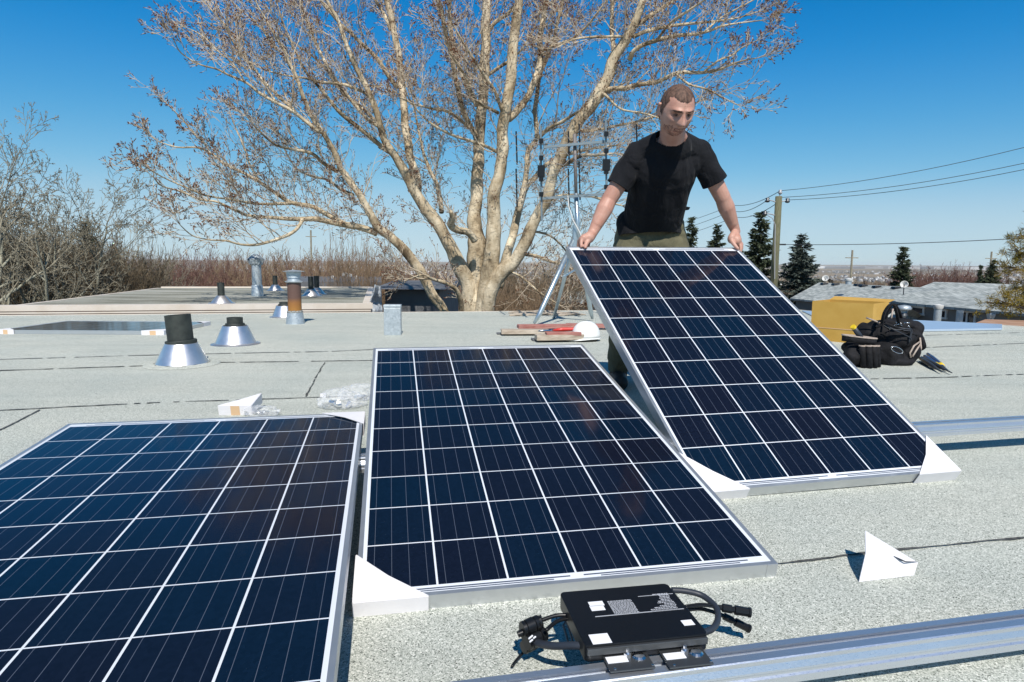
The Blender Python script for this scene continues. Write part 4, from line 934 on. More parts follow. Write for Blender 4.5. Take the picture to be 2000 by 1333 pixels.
wire([(1535, 478, 30), (2060, 462, 22)], 'single low wire running right from the middle of the pole', .014, .1)
for px, y0, Y, lb in ((607, 450, 90, 'distant thin utility pole on the skyline left of the poplar'), (1665, 489, 75, 'distant thin utility pole with crossarm above the long shingle roof'), (1937, 492, 85, 'distant thin utility pole above the squat spruce on the right')):
    b = gpt(px, Y); t_ = D(px, y0, Y); e = empty('utility_pole', b, lb, 'utility pole'); mb = MB(); mb.tube([(0, 0, 0), t_ - b], [.16, .12], 6); mb.build('pole', M['twig_grey'], e)
    mb = MB(); mb.box(t_ - b - UP * .9, (1.5, .1, .1)); mb.build('crossarm', M['twig_grey'], e)

# ------------------------------------------------------------------ roof vents
def cone_vent(px, yb, rb, rt, hc, rp, hp, lb, tilt=0.0, collar=True, zb=0.0, loc=None, grp=None, base_apron=False, capsule=False):
    p = loc if loc is not None else G(px, yb, zb)
    c = p + Vector((p.x, p.y, 0)).normalized() * rb * 0.9 if loc is None else p
    e = empty('vent_pipe', c, lb, 'vent pipe', grp)
    mb = MB(); mb.lathe((0, 0, 0), [(rb * 1.25, .001), (rb * 1.22, .006), (rb * 1.02, .012), (rb, .02), (rt, hc), (rt * .93, hc + .004)], 40); mb.build('flashing_cone', M['cone'], e, auto=35)
    ax = Vector((-tilt, 0.0, 1)).normalized(); X_ = Vector((1, 0, 0)) - ax * ax.x; X_.normalize(); Y_ = ax.cross(X_)
    mb = MB(); n0_ = hc - .03; mb.lathe((0, 0, n0_), [(rp, 0), (rp, hp + .03), (rp * .86, hp + .03), (rp * .86, hp * .4), (0, hp * .4)], 28, (X_, Y_, ax)); mb.build('pipe', M['abs'], e, auto=35)
    if collar:
        mb = MB(); k = rp * 1.22; mb.lathe((0, 0, hc - .008), [(rp * .98, .03), (k * .97, .03), (k, .026), (k, .0), (rp * .9, -.004)], 28, (X_, Y_, ax)); mb.build('collar', M['abs'], e, auto=35)
    return e
e = cone_vent(357, 718, .172, .108, .155, .086, .205, 'tall tilted black pipe in a shiny metal cone, largest on the roof', tilt=.07)
mb = MB(); g = random.Random(3)   # tar bead round its foot
ring = [Vector((math.cos(a) * (.182 + .006 * g.uniform(-1, 1)), math.sin(a) * (.182 + .006 * g.uniform(-1, 1)), .008)) for a in [i / 60 * 6.283 for i in range(61)]]
mb.tube(ring, [.006 * g.uniform(.4, 1.5) for _ in ring], 5, cap=False); mb.build('tar_bead', M['bitumen'], e)
mb = MB(); mb.lathe((0, 0, 0), [(.255, .002), (.24, .009), (.16, .014)], 40); mb.build('membrane_patch', M['roof'], e)
cone_vent(461, 676, .170, .108, .165, .068, .075, 'stubby capped black pipe in a wide shiny cone beside the lying solar panel')
cone_vent(557, 621, .16, .11, .15, .07, .05, 'small metal cone vent half hidden behind the rusty flue')
G2 = 'vent pipes on the old roof'
cone_vent(433, 0, .17, .07, .13, .055, .22, 'black pipe in a small cone at the near left of the old roof', loc=G(433, 593, nb_z), collar=False, grp=G2)
cone_vent(538, 0, .17, .07, .14, .055, .22, 'black pipe in a small cone far back on the old roof', loc=G(538, 568, nb_z), collar=False, grp=G2)
cone_vent(608, 0, .17, .07, .14, .055, .26, 'left one of the two neighbouring black pipes on the old roof', loc=G(608, 578.5, nb_z), collar=False, grp=G2)
cone_vent(619, 0, .17, .07, .14, .055, .26, 'right one of the two neighbouring black pipes on the old roof', loc=G(619, 575, nb_z), collar=False, grp=G2)
# rusty flue
p = G(577, 634); c = p + Vector((p.x, p.y, 0)).normalized() * .10; e = empty('rusty_flue', c, 'rusty orange and brown metal flue with a flat galvanised cap', 'chimney flue')
mb = MB(); mb.lathe((0, 0, 0), [(.110, 0), (.092, .135), (.088, .137)], 30); mb.build('flashing_cone', M['galv'], e, auto=35)
mb = MB(); mb.lathe((0, 0, 0), [(.079, .12), (.079, .505), (.05, .505)], 30); mb.build('pipe', M['rust'], e, auto=35)
mb = MB(); g = random.Random(8); mb.lathe((0, 0, .135), [(.093, 0), (.094, .008), (.083, .022), (.079, .024)], 30); mb.v = [(x + g.uniform(-.004, .004), y + g.uniform(-.004, .004), z + g.uniform(-.004, .006)) for x, y, z in mb.v]; mb.build('sealant', M['bitumen_grey'], e)
mb = MB(); mb.lathe((0, 0, .49), [(.078, .0), (.104, .012), (.104, .016), (.074, .028), (.070, .055), (.080, .06), (.078, .066), (.088, .115), (.088, .13)], 30); mb.build('storm_collar', M['galv'], e, auto=35)
mb = MB(); mb.lathe((0, 0, .625), [(0, -.002), (.125, -.002), (.127, .001), (.06, .013), (0, .020)], 30); mb.build('cap', M['galv'], e, auto=30)
# twisted galvanised vent on the old roof
p = G(503, 579, nb_z); e = empty('galvanised_vent', p, 'dented galvanised vent with a twisted turbine head on the old roof', 'vent')
mb = MB(); mb.lathe((0, 0, 0), [(.12, 0), (.105, .22), (.10, .23)], 20); mb.build('base', M['galv'], e, auto=40)
mb = MB(); mb.lathe((0, 0, .3), [(.095, -.1), (.09, .36)], 20); mb.build('pipe', M['galv'], e, auto=40)
mb = MB(); g = random.Random(5)
for k in range(10):
    a = k * .628; b = a + .5; mb.add([(math.cos(a) * .08, math.sin(a) * .08, .62), (math.cos(b) * .13, math.sin(b) * .13, .64), (math.cos(b) * (.16 + g.uniform(-.02, .02)), math.sin(b) * .15, .74), (math.cos(a) * .14, math.sin(a) * .14, .77), (math.cos(a) * .04, math.sin(a) * .04, .86)], [(0, 1, 2, 3), (3, 2, 4)])
mb.lathe((0, 0, 0), [(.06, .26), (.07, .62), (.12, .66), (.13, .74), (.09, .80), (0, .82)], 12); o = mb.build('turbine', M['galv'], e); sd = o.modifiers.new('s', 'SOLIDIFY'); sd.thickness = .01
# small flues further away
for px, yb, yt, Y, lb, mt_n in ((674, 556, 537, 24, 'short brown flue with bright cap far beyond the old roof', 'rust'), (683, 556, 539, 24.6, 'second short flue right of the brown one beyond the old roof', 'rust'), (696, 556, 541, 25, 'thin grey flue right of the brown pair beyond the old roof', 'galv'), (650, 556, 541, 26, 'thin pale flue left of the brown pair beyond the old roof', 'galv')):
    flue(px, yb, yt, Y, .09 if mt_n == 'rust' else .05, lb, mt='galv' if mt_n == 'galv' else 'mastold', grp='flues beyond the old roof', cat='flue', name='small_flue')
# dark low roof line behind old roof
mb = MB(); q = [D(560, 561, 22), D(745, 556, 22), D(745, 553, 30), D(560, 553, 30)]; z_ = D(650, 551, 22).z
mb.hexa([Vector((p.x, p.y, -3.8)) for p in q], [Vector((p.x, p.y, z_)) for p in q]); o = mb.build('flat_roof_house', M['siding_dark'], None); world_origin(o, Vector((q[0].x, q[0].y, -3.8))); tag(o, 'dark flat-roofed building directly behind the old roof, carrying the small flues', 'building')
# square galvanised duct
p = G(768, 655.5); p2 = G(768, 655.5) + GN * .06; e = empty('vent_box', p2, 'square galvanised metal duct cap standing alone left of the poplar', 'vent', rz=math.atan2(.21, .978) * .4)
mb = MB(); mb.box((0, 0, .14), (.170, .12, .28)); mb.build('duct', M['galv'], e, bevel=.003)
mb = MB(); mb.box((0, 0, .297), (.176, .126, .032)); mb.build('cap', M['galv'], e, bevel=.004)

# ------------------------------------------------------------------ antenna on tripod
AY = 7.9; ap = G(1128, 633.5); AY = ap.y + .0
an = empty('tv_antenna', Vector((ap.x, ap.y, 0)), 'roof antenna of two stacked bow-tie frames on a galvanised tripod mast', 'antenna'); O = Vector(an.location)
mb = MB(); mb.tube([D(1131, 500, AY) - O, D(1125, 378, AY) - O], .026, 12); mb.build('mast', M['mast'], an, smooth=True)
mb = MB(); mb.tube([D(1125, 378, AY) - O, D(1122, 262, AY) - O], .020, 12); mb.build('upper_mast', M['mastold'], an, smooth=True)
hub = D(1123, 468, AY) - O
for fx, fy, dY in ((1043, 637, 0), (1157, 627, 0)):
    ft = G(fx, fy) - O; a = D(1120, 470, AY) - O if fx < 1100 else D(1133, 490, AY) - O
    mb = MB(); kk = a.lerp(ft, .86); mb.tube([a, kk, ft + UP * .03], [.030, .030, .016], 10); mb.build('leg', M['mast'], an, smooth=True)
ft = Vector((-.25, .75, 0)); mb = MB(); mb.tube([hub, ft], [.028, .02], 10); mb.build('leg', M['mast'], an, smooth=True)
mb = MB(); a = D(1100, 541, AY - .3) - O; b = D(1122, 528, AY) - O; mb.tube([a, b], .014, 8); mb.tube([D(1124, 440, AY) - O, D(1122, 500, AY) - O], .034, 12); mb.build('brace', M['mast'], an)
mb = MB()
for x0, y0, x1, y1 in ((1062, 288, 1192, 276), (1060, 388, 1190, 379)):
    a = D(x0, y0, AY - .05) - O; b = D(x1, y1, AY - .05) - O; d = (b - a); mb.box((a + b) / 2, (d.length, .025, .030), (d.normalized(), Vector((0, 1, 0)), Vector((0, 1, 0)).cross(d.normalized()) * -1))
mb.build('crossbar', M['ant'], an)
for j, (bx, ytop, ybot) in enumerate(((1057, 246, 432), (1184, 232, 405))):
    mb = MB(); a = D(bx - 1, ytop, AY - .16) - O; b = D(bx + 1, ybot, AY - .16) - O; mb.tube([a, b], .012, 6); mb.build('boom', M['ant'], an)
    mb = MB(); ins = MB()
    for yy in (276 - j * 14, 309 - j * 14, 350 - j * 14, 380 - j * 14 + (0)):
        c = D(bx, yy, AY - .20) - O; ins.box(c, (.05, .05, .05))
        for sx_ in (-1, 1):
            for dz in (-.085, .0, .085) if False else (-.09, .09):
                mb.tube([c, c + Vector((sx_ * .26, -.04, dz))], .0026, 4)
                mb.tube([c + Vector((sx_ * .26, -.04, dz)), c + Vector((sx_ * .33, -.02, dz * .2 ))], .0026, 4)
    mb.build('bow_tie_rods', M['antwhisk'], an); ins.box(D(bx, 335 - j * 12, AY - .2) - O, (.085, .06, .13)); ins.build('insulators', M['black'], an)
    mb = MB(); st = MB(); xs = (1008, 1110) if j == 0 else (1131, 1243)
    for k in range(14):
        yy = 262 - j * 12 + k * 10.4; xx = (xs[0], xs[1])
        mb.tube([D(xx[0], yy + 2, AY + .12) - O, D(xx[1], yy - 4, AY + .12) - O], .0022, 4)
    mb.build('reflector_rods', M['antwhisk'], an)
    for xx in xs:
        for (ya, yb) in ((257 - j * 14, 322 - j * 12), (330 - j * 14, 405 - j * 14)):
            st = MB(); st.tube([D(xx, ya, AY + .10) - O, D(xx + 2, yb, AY + .10) - O], .0095, 6); st.build('reflector_strip', M['black'], an)
mb = MB(); q = [D(x, y, AY - .08) - O for x, y in ((1109, 383), (1111, 405), (1119, 430), (1131, 452), (1137, 466), (1137, 480))]; mb.tube(q, .008, 6); mb.build('cable', M['wtrim'], an)
# wooden blocks and odds and ends by the tripod
def plank(cx, cy, L_, W_, T_, rz, mt, lb, cat='wood block', name='wood_block', z=0, parent=None, grp=None):
    p = G(cx, cy, z) if isinstance(cx, (int, float)) and cy > 100 else Vector((cx, cy, z))
    mb = MB(); a = Vector((math.cos(rz), math.sin(rz), 0)); mb.box((0, 0, T_ / 2), (L_, W_, T_), (a, Vector((-a.y, a.x, 0)), UP)); g = random.Random(int(cx)); mb.v = [(x + g.uniform(-.006, .006), y + g.uniform(-.006, .006), z_ + g.uniform(-.003, .003)) for x, y, z_ in mb.v]
    o = mb.build(name, M[mt], None, bevel=.004); o.location = p; return tag(o, lb, cat, grp)
plank(1026, 652, .50, .12, .045, .10, 'wood', 'grey weathered wood block under the left foot of the antenna', z=.018)
plank(1022, 653, .56, .11, .016, .10, 'siding_dark', 'dark rubber pad under the left weathered block', cat='pad', name='rubber_pad')
plank(1092, 664, .46, .12, .055, .16, 'wood', 'short grey wood block left of the white hard hat', z=.02)
plank(1088, 665, .50, .13, .018, .16, 'siding_dark', 'dark rubber pad under the block left of the hard hat', cat='pad', name='rubber_pad')
plank(1075, 641, .75, .13, .04, .16, 'redwood', 'long faded red plank lying behind the wood blocks', z=.02)
plank(1165, 640, .70, .14, .04, -.12, 'redwood', 'faded red plank behind the hard hat under the right antenna leg', z=.02)
plank(1100, 655, .34, .10, .03, .1, 'redwood', 'short reddish board lying on the wood block', z=.065)
e = empty('red_tool', G(1085, 648.5, .09), 'red-handled tool with a silver shank lying on the blocks', 'hand tool')
mb = MB(); mb.tube([(-.02, .03, .01), (.07, .05, .018), (.16, .07, .018), (.25, .075, .02), (.27, .075, .015)], [.012, .02, .018, .022, .012], 10); mb.build('handle', M['redplastic'], e, smooth=True)
mb = MB(); mb.tube([(-.17, .0, .005), (-.13, .01, .008), (-.02, .03, .010)], [.004, .011, .010], 8); mb.build('shank', M['steel'], e, smooth=True)
# dry bark by the edge
mb = MB(); g = random.Random(77)
for k in range(26):
    a = G(g.uniform(992, 1115), g.uniform(612, 618)); l = g.uniform(.15, .5); th = g.uniform(-.3, .5); b = a + Vector((math.cos(th), math.sin(th), 0)) * l; mb.tube([a + UP * .01, a.lerp(b, .5) + UP * g.uniform(.015, .04), b + UP * .01], g.uniform(.006, .02), 5)
o = mb.build('dry_bark', M['wood'], None); world_origin(o, G(1050, 616)); tag(o, 'pile of dry bark strips and twigs on the rear roof edge by the antenna', 'bark pile', kind='stuff')

# hard hat
p = G(1147, 669); c = p + Vector((0, .12, 0)); e = empty('hard_hat', c, 'white hard hat resting brim down on the roof behind the panels', 'hard hat'); e.rotation_euler = (0, 0, R(200))
mb = MB(); n = 40; vs = []; fs = []; m_ = 12
for j in range(m_ + 1):
    k = j / m_; ph = k * math.pi / 2
    for i in range(n):
        a = i / n * 6.283; rx, ry = .145, .118; z = .155 * math.cos(ph) ** .9 if ph < 1.57 else 0; s_ = math.sin(ph) ** .85
        rdg = .004 * math.exp(-(math.sin(a) * s_ * 6) ** 2) * (1 if k < .95 else 0)
        vs.append((rx * s_ * math.cos(a), ry * s_ * math.sin(a), .035 + z + rdg))
for j in range(m_):
    for i in range(n): i2 = (i + 1) % n; fs.append((j * n + i, j * n + i2, (j + 1) * n + i2, (j + 1) * n + i))
mb.add(vs, fs); o = mb.build('shell', M['hat'], e, smooth=True); sd = o.modifiers.new('s', 'SOLIDIFY'); sd.thickness = .003
mb = MB(); vs = []; fs = []
for i in range(n):
    a = i / n * 6.283; c_, s_ = math.cos(a), math.sin(a); f_ = max(0, c_) ** 1.3
    vs += [(.144 * c_, .117 * s_, .037), ((.153 + .055 * f_) * c_, (.126 + .01 * f_) * s_, .026 - .016 * f_)]
for i in range(n): i2 = (i + 1) % n; fs.append((2 * i, 2 * i + 1, 2 * i2 + 1, 2 * i2))
mb.add(vs, fs); o = mb.build('brim', M['hat'], e, smooth=True); sd = o.modifiers.new('s', 'SOLIDIFY'); sd.thickness = .004
mb = MB(); mb.lathe((0, 0, 0), [(.105, .0), (.115, .012), (.116, .034), (.10, .036)], 30); mb.build('headband', M['black'], e, smooth=True)

# yellow cardboard box
b = G(1700, 674.5); nn = Vector((.73, .68, 0)).normalized(); d = Vector((nn.y, -nn.x, 0)); w_ = .56; a = b - d * w_; hbx = .392
bx = empty('cardboard_box', (a + b) / 2 + nn * .22, 'open yellow-brown cardboard box behind the black tool bag', 'box'); mb = MB(); o_ = Vector(bx.location)
cc = [a, b, b + nn * .44, a + nn * .44]; T = .006
top = [p_ + UP * hbx for p_ in cc]; cen = sum(cc, Vector()) / 4; inn = [p_ + (cen - p_).normalized() * .01 for p_ in cc]
V_ = cc + top + [p_ + UP * hbx for p_ in inn] + [p_ + UP * .02 for p_ in inn]
mb.add([v - o_ for v in V_], [(0, 1, 5, 4), (1, 2, 6, 5), (2, 3, 7, 6), (3, 0, 4, 7), (4, 5, 9, 8), (5, 6, 10, 9), (6, 7, 11, 10), (7, 4, 8, 11), (8, 9, 13, 12), (9, 10, 14, 13), (10, 11, 15, 14), (11, 8, 12, 15), (12, 13, 14, 15), (3, 2, 1, 0)]); mb.build('walls', M['ybox'], bx)
mb = MB(); mb.add([p_ - o_ for p_ in (top[2] + UP * .001, top[3] + UP * .001, top[3] + nn * .14 + UP * .03 , top[2] + nn * .17 + UP * .02)], [(0, 1, 2, 3)]); o = mb.build('flap', M['ybox'], bx); sd = o.modifiers.new('s', 'SOLIDIFY'); sd.thickness = .005
mb = MB(); mb.box((a + b) / 2 - nn * .002 + UP * .13 - o_, (w_ * .98, .003, .006), (d, nn, UP)); mb.build('strap_mark', M['tape'], bx)
#@@PART4
# ------------------------------------------------------------------ soft shapes fused from blobs
def capsule(bm, p0, p1, r0, r1, n=14, flat=None):
    """tapered capsule; flat=(axis vector, factor) squashes it along that axis"""
    p0 = Vector(p0); p1 = Vector(p1); d = p1 - p0; L_ = d.length; d = d.normalized() if L_ > 1e-6 else Vector((0, 0, 1))
    ref = Vector((1, 0, 0)) if abs(d.x) < .8 else Vector((0, 1, 0)); u = (ref - d * d.dot(ref)).normalized(); w = d.cross(u)
    rings = []; m_ = 5
    for i in range(m_ + 1): a = (i / m_) * math.pi / 2; rings.append((p0 - d * r0 * math.cos(a), r0 * math.sin(a)))
    for i in range(m_ + 1): a = (i / m_) * math.pi / 2; rings.append((p1 + d * r1 * math.sin(a), r1 * math.cos(a)))
    allv = []
    for c, r in rings:
        row = []
        for k in range(n):
            a = 2 * math.pi * k / n; o = (u * math.cos(a) + w * math.sin(a)) * max(r, 1e-4); q = c + o
            if flat is not None:
                ax, f_ = flat; ax = ax.normalized(); base = p0 + d * (q - p0).dot(d); v = q - base; q = base + v - ax * v.dot(ax) * (1 - f_)
            row.append(bm.verts.new(q))
        allv.append(row)
    for i in range(len(allv) - 1):
        for k in range(n): k2 = (k + 1) % n; bm.faces.new((allv[i][k], allv[i][k2], allv[i + 1][k2], allv[i + 1][k]))
    bm.faces.new(list(reversed(allv[0]))); bm.faces.new(allv[-1])
def ellip(bm, c, r, rot=None, n=20):
    Mx = Matrix.Translation(Vector(c)) @ (rot.to_4x4() if rot is not None else Matrix.Identity(4)) @ Matrix.Diagonal((r[0], r[1], r[2], 1))
    bmesh.ops.create_uvsphere(bm, u_segments=n, v_segments=n // 2 + 2, radius=1, matrix=Mx)
def fuse(name, bm, voxel, smooth, mt, parent=None, clip=None, post=None, cuts=()):
    me = bpy.data.meshes.new(name); bmesh.ops.recalc_face_normals(bm, faces=bm.faces); bm.to_mesh(me); bm.free()
    o = bpy.data.objects.new('tmp', me); COL.objects.link(o)
    r = o.modifiers.new('r', 'REMESH'); r.mode = 'VOXEL'; r.voxel_size = voxel; r.use_smooth_shade = True
    if smooth: s = o.modifiers.new('s', 'SMOOTH'); s.factor = 0.5; s.iterations = smooth
    dg = bpy.context.evaluated_depsgraph_get(); dg.update(); me2 = bpy.data.meshes.new_from_object(o.evaluated_get(dg)); bpy.data.objects.remove(o); bpy.data.meshes.remove(me)
    me2.name = name; me2.materials.clear()
    if post: 
        for v in me2.vertices: v.co = post(v.co.copy())
    if clip or cuts:
        bm = bmesh.new(); bm.from_mesh(me2)
        if clip: bmesh.ops.delete(bm, geom=[v for v in bm.verts if clip(v.co)], context='VERTS')
        for co, no in cuts: bmesh.ops.bisect_plane(bm, geom=bm.verts[:] + bm.edges[:] + bm.faces[:], plane_co=co, plane_no=no, clear_outer=True)
        bm.to_mesh(me2); bm.free()
    return link(name, me2, parent, mt, True)

# ------------------------------------------------------------------ tool bag
bagp = G(1748, 719); e = empty('tool_bag', bagp + Vector((0, .12, 0)), 'bulky open black canvas tool bag with upright handles and beige piping', 'tool bag'); O = Vector(e.location)
BY = 4.72
def B(px, py, dy=0.0): return D(px, py, BY + dy) - O
bm = bmesh.new()
for px, py, dy, rx, ry, rz in ((1728, 690, .08, .13, .13, .12), (1765, 690, .10, .125, .13, .115), (1750, 664, .12, .16, .15, .13), (1720, 650, .18, .12, .12, .10), (1775, 655, .16, .10, .12, .09), (1748, 705, .05, .17, .10, .055), (1690, 655, .2, .09, .1, .11), (1742, 634, .16, .12, .10, .07), (1716, 650, .16, .10, .10, .11), (1784, 645, .16, .07, .10, .09), (1765, 632, .17, .09, .09, .06), (1788, 668, .14, .055, .1, .10)):
    ellip(bm, B(px, py, dy), (rx * .82, ry, rz * .82))
def crumple(c):
    w_ = c + O; n1 = noise.noise_vector(w_ * 7) * .022 + noise.noise_vector(w_ * 17) * .010; q = c + n1
    if q.z < .004: q.z = .004
    return q
fuse('body', bm, .008, 4, M['canvas'], e, post=crumple)
# open mouth: stiff rim and dark hollow
mb = MB(); rim = [B(x, y, dy) for x, y, dy in ((1712, 640, .02), (1730, 632, -.02), (1752, 640, -.05), (1775, 650, -.04), (1790, 655, .05), (1798, 646, .12), (1785, 634, .2), (1760, 624, .24), (1735, 622, .22), (1716, 630, .14), (1712, 640, .02))]
mb.tube(rim, .009, 8, cap=False); mb.build('rim', M['canvas'], e, smooth=True)
for k, pts in enumerate((((1722, 636, 0), (1727, 612, .0), (1738, 596, .02), (1747, 598, .02), (1752, 615, 0), (1756, 634, 0)), ((1728, 628, .16), (1736, 604, .16), (1744, 594, .15), (1755, 606, .15), (1762, 628, .16)))):
    mb = MB(); q = [B(*p_) for p_ in pts]; q = [Vector(x) for x in catmull([tuple(v) for v in q], 4)]
    for a, b in zip(q, q[1:]): dd = (b - a); mb.box((a + b) / 2, (dd.length * 1.15, .035, .007), (dd.normalized(), Vector((0, 1, 0)), dd.normalized().cross(Vector((0, 1, 0)))))
    mb.build('handle', M['canvas'], e, smooth=False)
mb = MB()
for pts in (((1692, 621, .1), (1706, 626, .06), (1720, 632, .05)), ((1796, 668, .02), (1785, 676, -.03), (1777, 690, -.04), (1779, 699, -.04)), ((1798, 672, .02), (1790, 684, -.02), (1782, 697, -.04)), ((1797, 660, .05), (1799, 680, .04), (1796, 695, .0)), ((1744, 604, .0), (1741, 622, -.03))):
    q = [B(*p_) for p_ in pts]; mb = MB(); mb.tube(q, .0065, 6); mb.build('piping', M['trim'], e, smooth=True)
mb = MB(); q = [B(1752 + 10 * math.cos(a) * 1.1 + 3 * math.sin(a), 684 + 6.5 * math.sin(a) + 2 * math.cos(a), -.045) for a in [i / 20 * 6.283 for i in range(21)]]; mb.tube(q, .0026, 6, cap=False); mb.build('ring', M['steel'], e, smooth=True)
mb = MB(); g = random.Random(12)
for k in range(9): a = B(g.uniform(1738, 1778), g.uniform(630, 645), g.uniform(.0, .12)); mb.tube([a, a + Vector((g.uniform(-.05, .05), g.uniform(-.04, .02), g.uniform(-.02, .03)))], .004, 6)
mb.build('metal_tools', M['steel'], e, smooth=True)
mb = MB()
for k in range(4): q = [Vector(x) for x in catmull([tuple(B(1735 + g.uniform(-8, 8), 635, 0)), tuple(B(1755 + g.uniform(-15, 15), 645 + g.uniform(-5, 8), -.05)), tuple(B(1778 + g.uniform(-8, 8), 650 + g.uniform(-8, 15), -.05)), tuple(B(1775, 668 + g.uniform(-5, 5), -.04))], 5)]; mb.tube(q, .004, 6)
mb.build('cables', M['cable'], e, smooth=True)
# pouch with tubes in front-left
pp = G(1692, 721); e = empty('tool_pouch', pp + Vector((0, .06, 0)), 'black tool pouch with upright tubes and grey-beige belt loop left of the bag', 'tool pouch'); O = Vector(e.location); BY = pp.y + .05
bm = bmesh.new(); ellip(bm, B(1668, 694, .06), (.085, .08, .09)); ellip(bm, B(1690, 700, .07), (.09, .08, .08)); ellip(bm, B(1662, 680, .12), (.065, .07, .05))
fuse('body', bm, .007, 3, M['canvas'], e, post=crumple)
for px, dy in ((1685, -.02), (1697, -.035), (1707, -.02), (1713, .02)):
    mb = MB(); top_ = B(px - 1, 676, dy); bot = B(px + 1.5, 719, dy + .01); bot.z = max(bot.z, .004); mb.tube([top_, (top_ + bot) / 2, bot], [.022, .023, .020], 14); mb.build('tube_pocket', M['canvas'], e, smooth=True)
    mb = MB(); mb.lathe(top_, [(.0235, -.004), (.0245, .0), (.0235, .006), (.018, .006)], 14); mb.build('pocket_rim', M['trim'], e, smooth=True)
mb = MB(); vs = []; fs = []; n_ = 28
for i in range(n_):
    a = i / n_ * 6.283; r1, r2 = .125, .075; c = B(1678, 664, .05); q = c + Vector((math.cos(a) * r1, math.sin(a) * r2, .012 * math.cos(a) * -1)); vs += [q + UP * .022, q - UP * .022]
for i in range(n_): i2 = (i + 1) % n_; fs.append((2 * i, 2 * i + 1, 2 * i2 + 1, 2 * i2))
mb.add(vs, fs); o = mb.build('belt_loop', M['canvas'], e, smooth=True); sd = o.modifiers.new('s', 'SOLIDIFY'); sd.thickness = .008
mb = MB(); mb.tube([vs[2 * (i % n_)] + UP * .001 for i in range(n_ + 1)], .006, 6, cap=False); mb.build('belt_edge', M['trim'], e, smooth=True)
e = empty('hammer_handle', B(1686, 666, .03) + O, 'black rubber tool grip with a yellow butt sticking up out of the pouch', 'tool grip'); O2 = Vector(e.location)
mb = MB(); a = B(1687, 668, .03) + O - O2; b = B(1668, 641, .0) + O - O2; mb.tube([a, a.lerp(b, .5), b], [.014, .020, .018], 12); mb.build('grip', M['cable'], e, smooth=True)
mb = MB(); mb.tube([b, b + (b - a).normalized() * .018], [.0185, .0185], 14); mb.build('butt', M['yellow'], e)
# hand tools lying right of the bag
for i, (x0, y0, x1, y1, mt_, lb) in enumerate(((1797, 700, 1830, 721, 'cable', 'dark grey pliers handle lying nearest the camera beside the tool bag'), (1806, 696, 1833, 715, 'blue', 'blue-handled pliers lying beside the tool bag'), (1812, 692, 1842, 716, 'blue', 'yellow-tipped screwdriver with a dark blue handle beside the tool bag'), (1800, 699, 1846, 722, 'cable', 'thin dark shank tool beneath the pliers by the bag'))):
    a = G(x0, y0, .03); b = G(x1, y1, .02); e = empty('hand_tool', a, lb, 'hand tool', 'tools lying by the tool bag'); d = b - a
    mb = MB(); mb.tube([(0, 0, 0), d * .3, d * .8, d], [.012, .017, .016, .008], 10); mb.build('handle', M[mt_], e, smooth=True)
    if i in (1, 2): mb = MB(); mb.tube([d * .82, d * .95], [.0175, .016], 10); mb.build('grip_tip', M['yellow'], e, smooth=True)
    mb = MB(); mb.tube([d, d * 1.25], [.007, .004], 8); mb.build('jaw', M['steel_dark'], e)

# ------------------------------------------------------------------ solar panels
def make_panel(name, label, c, x, down, copy_of=None):
    x = Vector(x).normalized(); dn = Vector(down); dn = (dn - x * dn.dot(x)).normalized(); up = dn.cross(x)
    if up.z < 0: up = -up
    y = up.cross(x)   # right handed: x, y (up the panel), up
    mt_ = Matrix((x, y, up)).transposed().to_4x4(); mt_.translation = Vector(c)
    if copy_of is None:
        e = empty(name, (0, 0, 0), label, 'solar panel', 'solar panels on the roof', mat=mt_)
        hw, hl, t, lip = .496, .825, .040, .011
        mb = MB()
        for s in (-1, 1):
            prof = [(0, 0), (0, -t), (-.028, -t), (-.028, -t + .0016), (-.0018, -t + .0016), (-.0018, -.0075), (-lip, -.0075), (-lip, 0)]
            for (p0, p1, u) in (((s * hw, -hl, 0), (s * hw, hl, 0), Vector((s, 0, 0))),):
                mb.sweep(prof, p0, p1, u, Vector((0, 0, 1)))
            mb.sweep(prof, (-hw + lip, s * hl, 0), (hw - lip, s * hl, 0), Vector((0, s, 0)), Vector((0, 0, 1)))
        for s in (-1, 1):
            for s2 in (-1, 1): mb.box((s * (hw - .0135), s2 * (hl + .0002), -t / 2 - .0002), (.0273, .0016, t - .0006))
        mb.build('frame', M['alu'], e)
        mb = MB(); mb.box((0, 0, -.0035), (2 * hw - 2 * lip + .006, 2 * hl - 2 * lip + .006, .003)); mb.build('cell_sheet', M['cells'], e)
        mb = MB(); mb.box((0, 0, -.0062), (2 * hw - .03, 2 * hl - .03, .001)); mb.build('backsheet', M['label'], e)
        mb = MB(); mb.box((0, hl - .12, -.018), (.12, .10, .022)); mb.build('junction_box', M['black'], e, bevel=.003)
        return e
    e = copy_tree(copy_of); e.matrix_world = mt_; e['label'] = label; return e
P1 = make_panel('solar_panel', 'solar panel lying in the lower left foreground, running out of the photo', (-.878, 1.4049, .1519), (.98003, .19886, -.00033), (.19866, -.97913, -.04279))
P2 = make_panel('solar_panel', 'middle solar panel leaning on the rail with its front edge on the roof', (.0067, 2.1393, .1974), (.98229, .18736, .00124), (.18395, -.96309, -.19652), P1)
P3 = make_panel('solar_panel', 'solar panel tilted steeply upright in the hands of the man', (.9252, 2.7236, .4393), (.97598, .21776, .00648), (.19347, -.85266, -.48534), P1)
a = G(35, 653); b = G(320, 655); xd = Vector((1, .01, 0)).normalized(); yd = Vector((-xd.y, xd.x, 0))
# lying panel at the left rear: its long side faces us
c4 = G(320, 655) - xd * .825 + yd * .496 + UP * .042
P4 = make_panel('solar_panel', 'solar panel lying flat at the left rear with white cardboard corners', c4, yd, xd, P1)

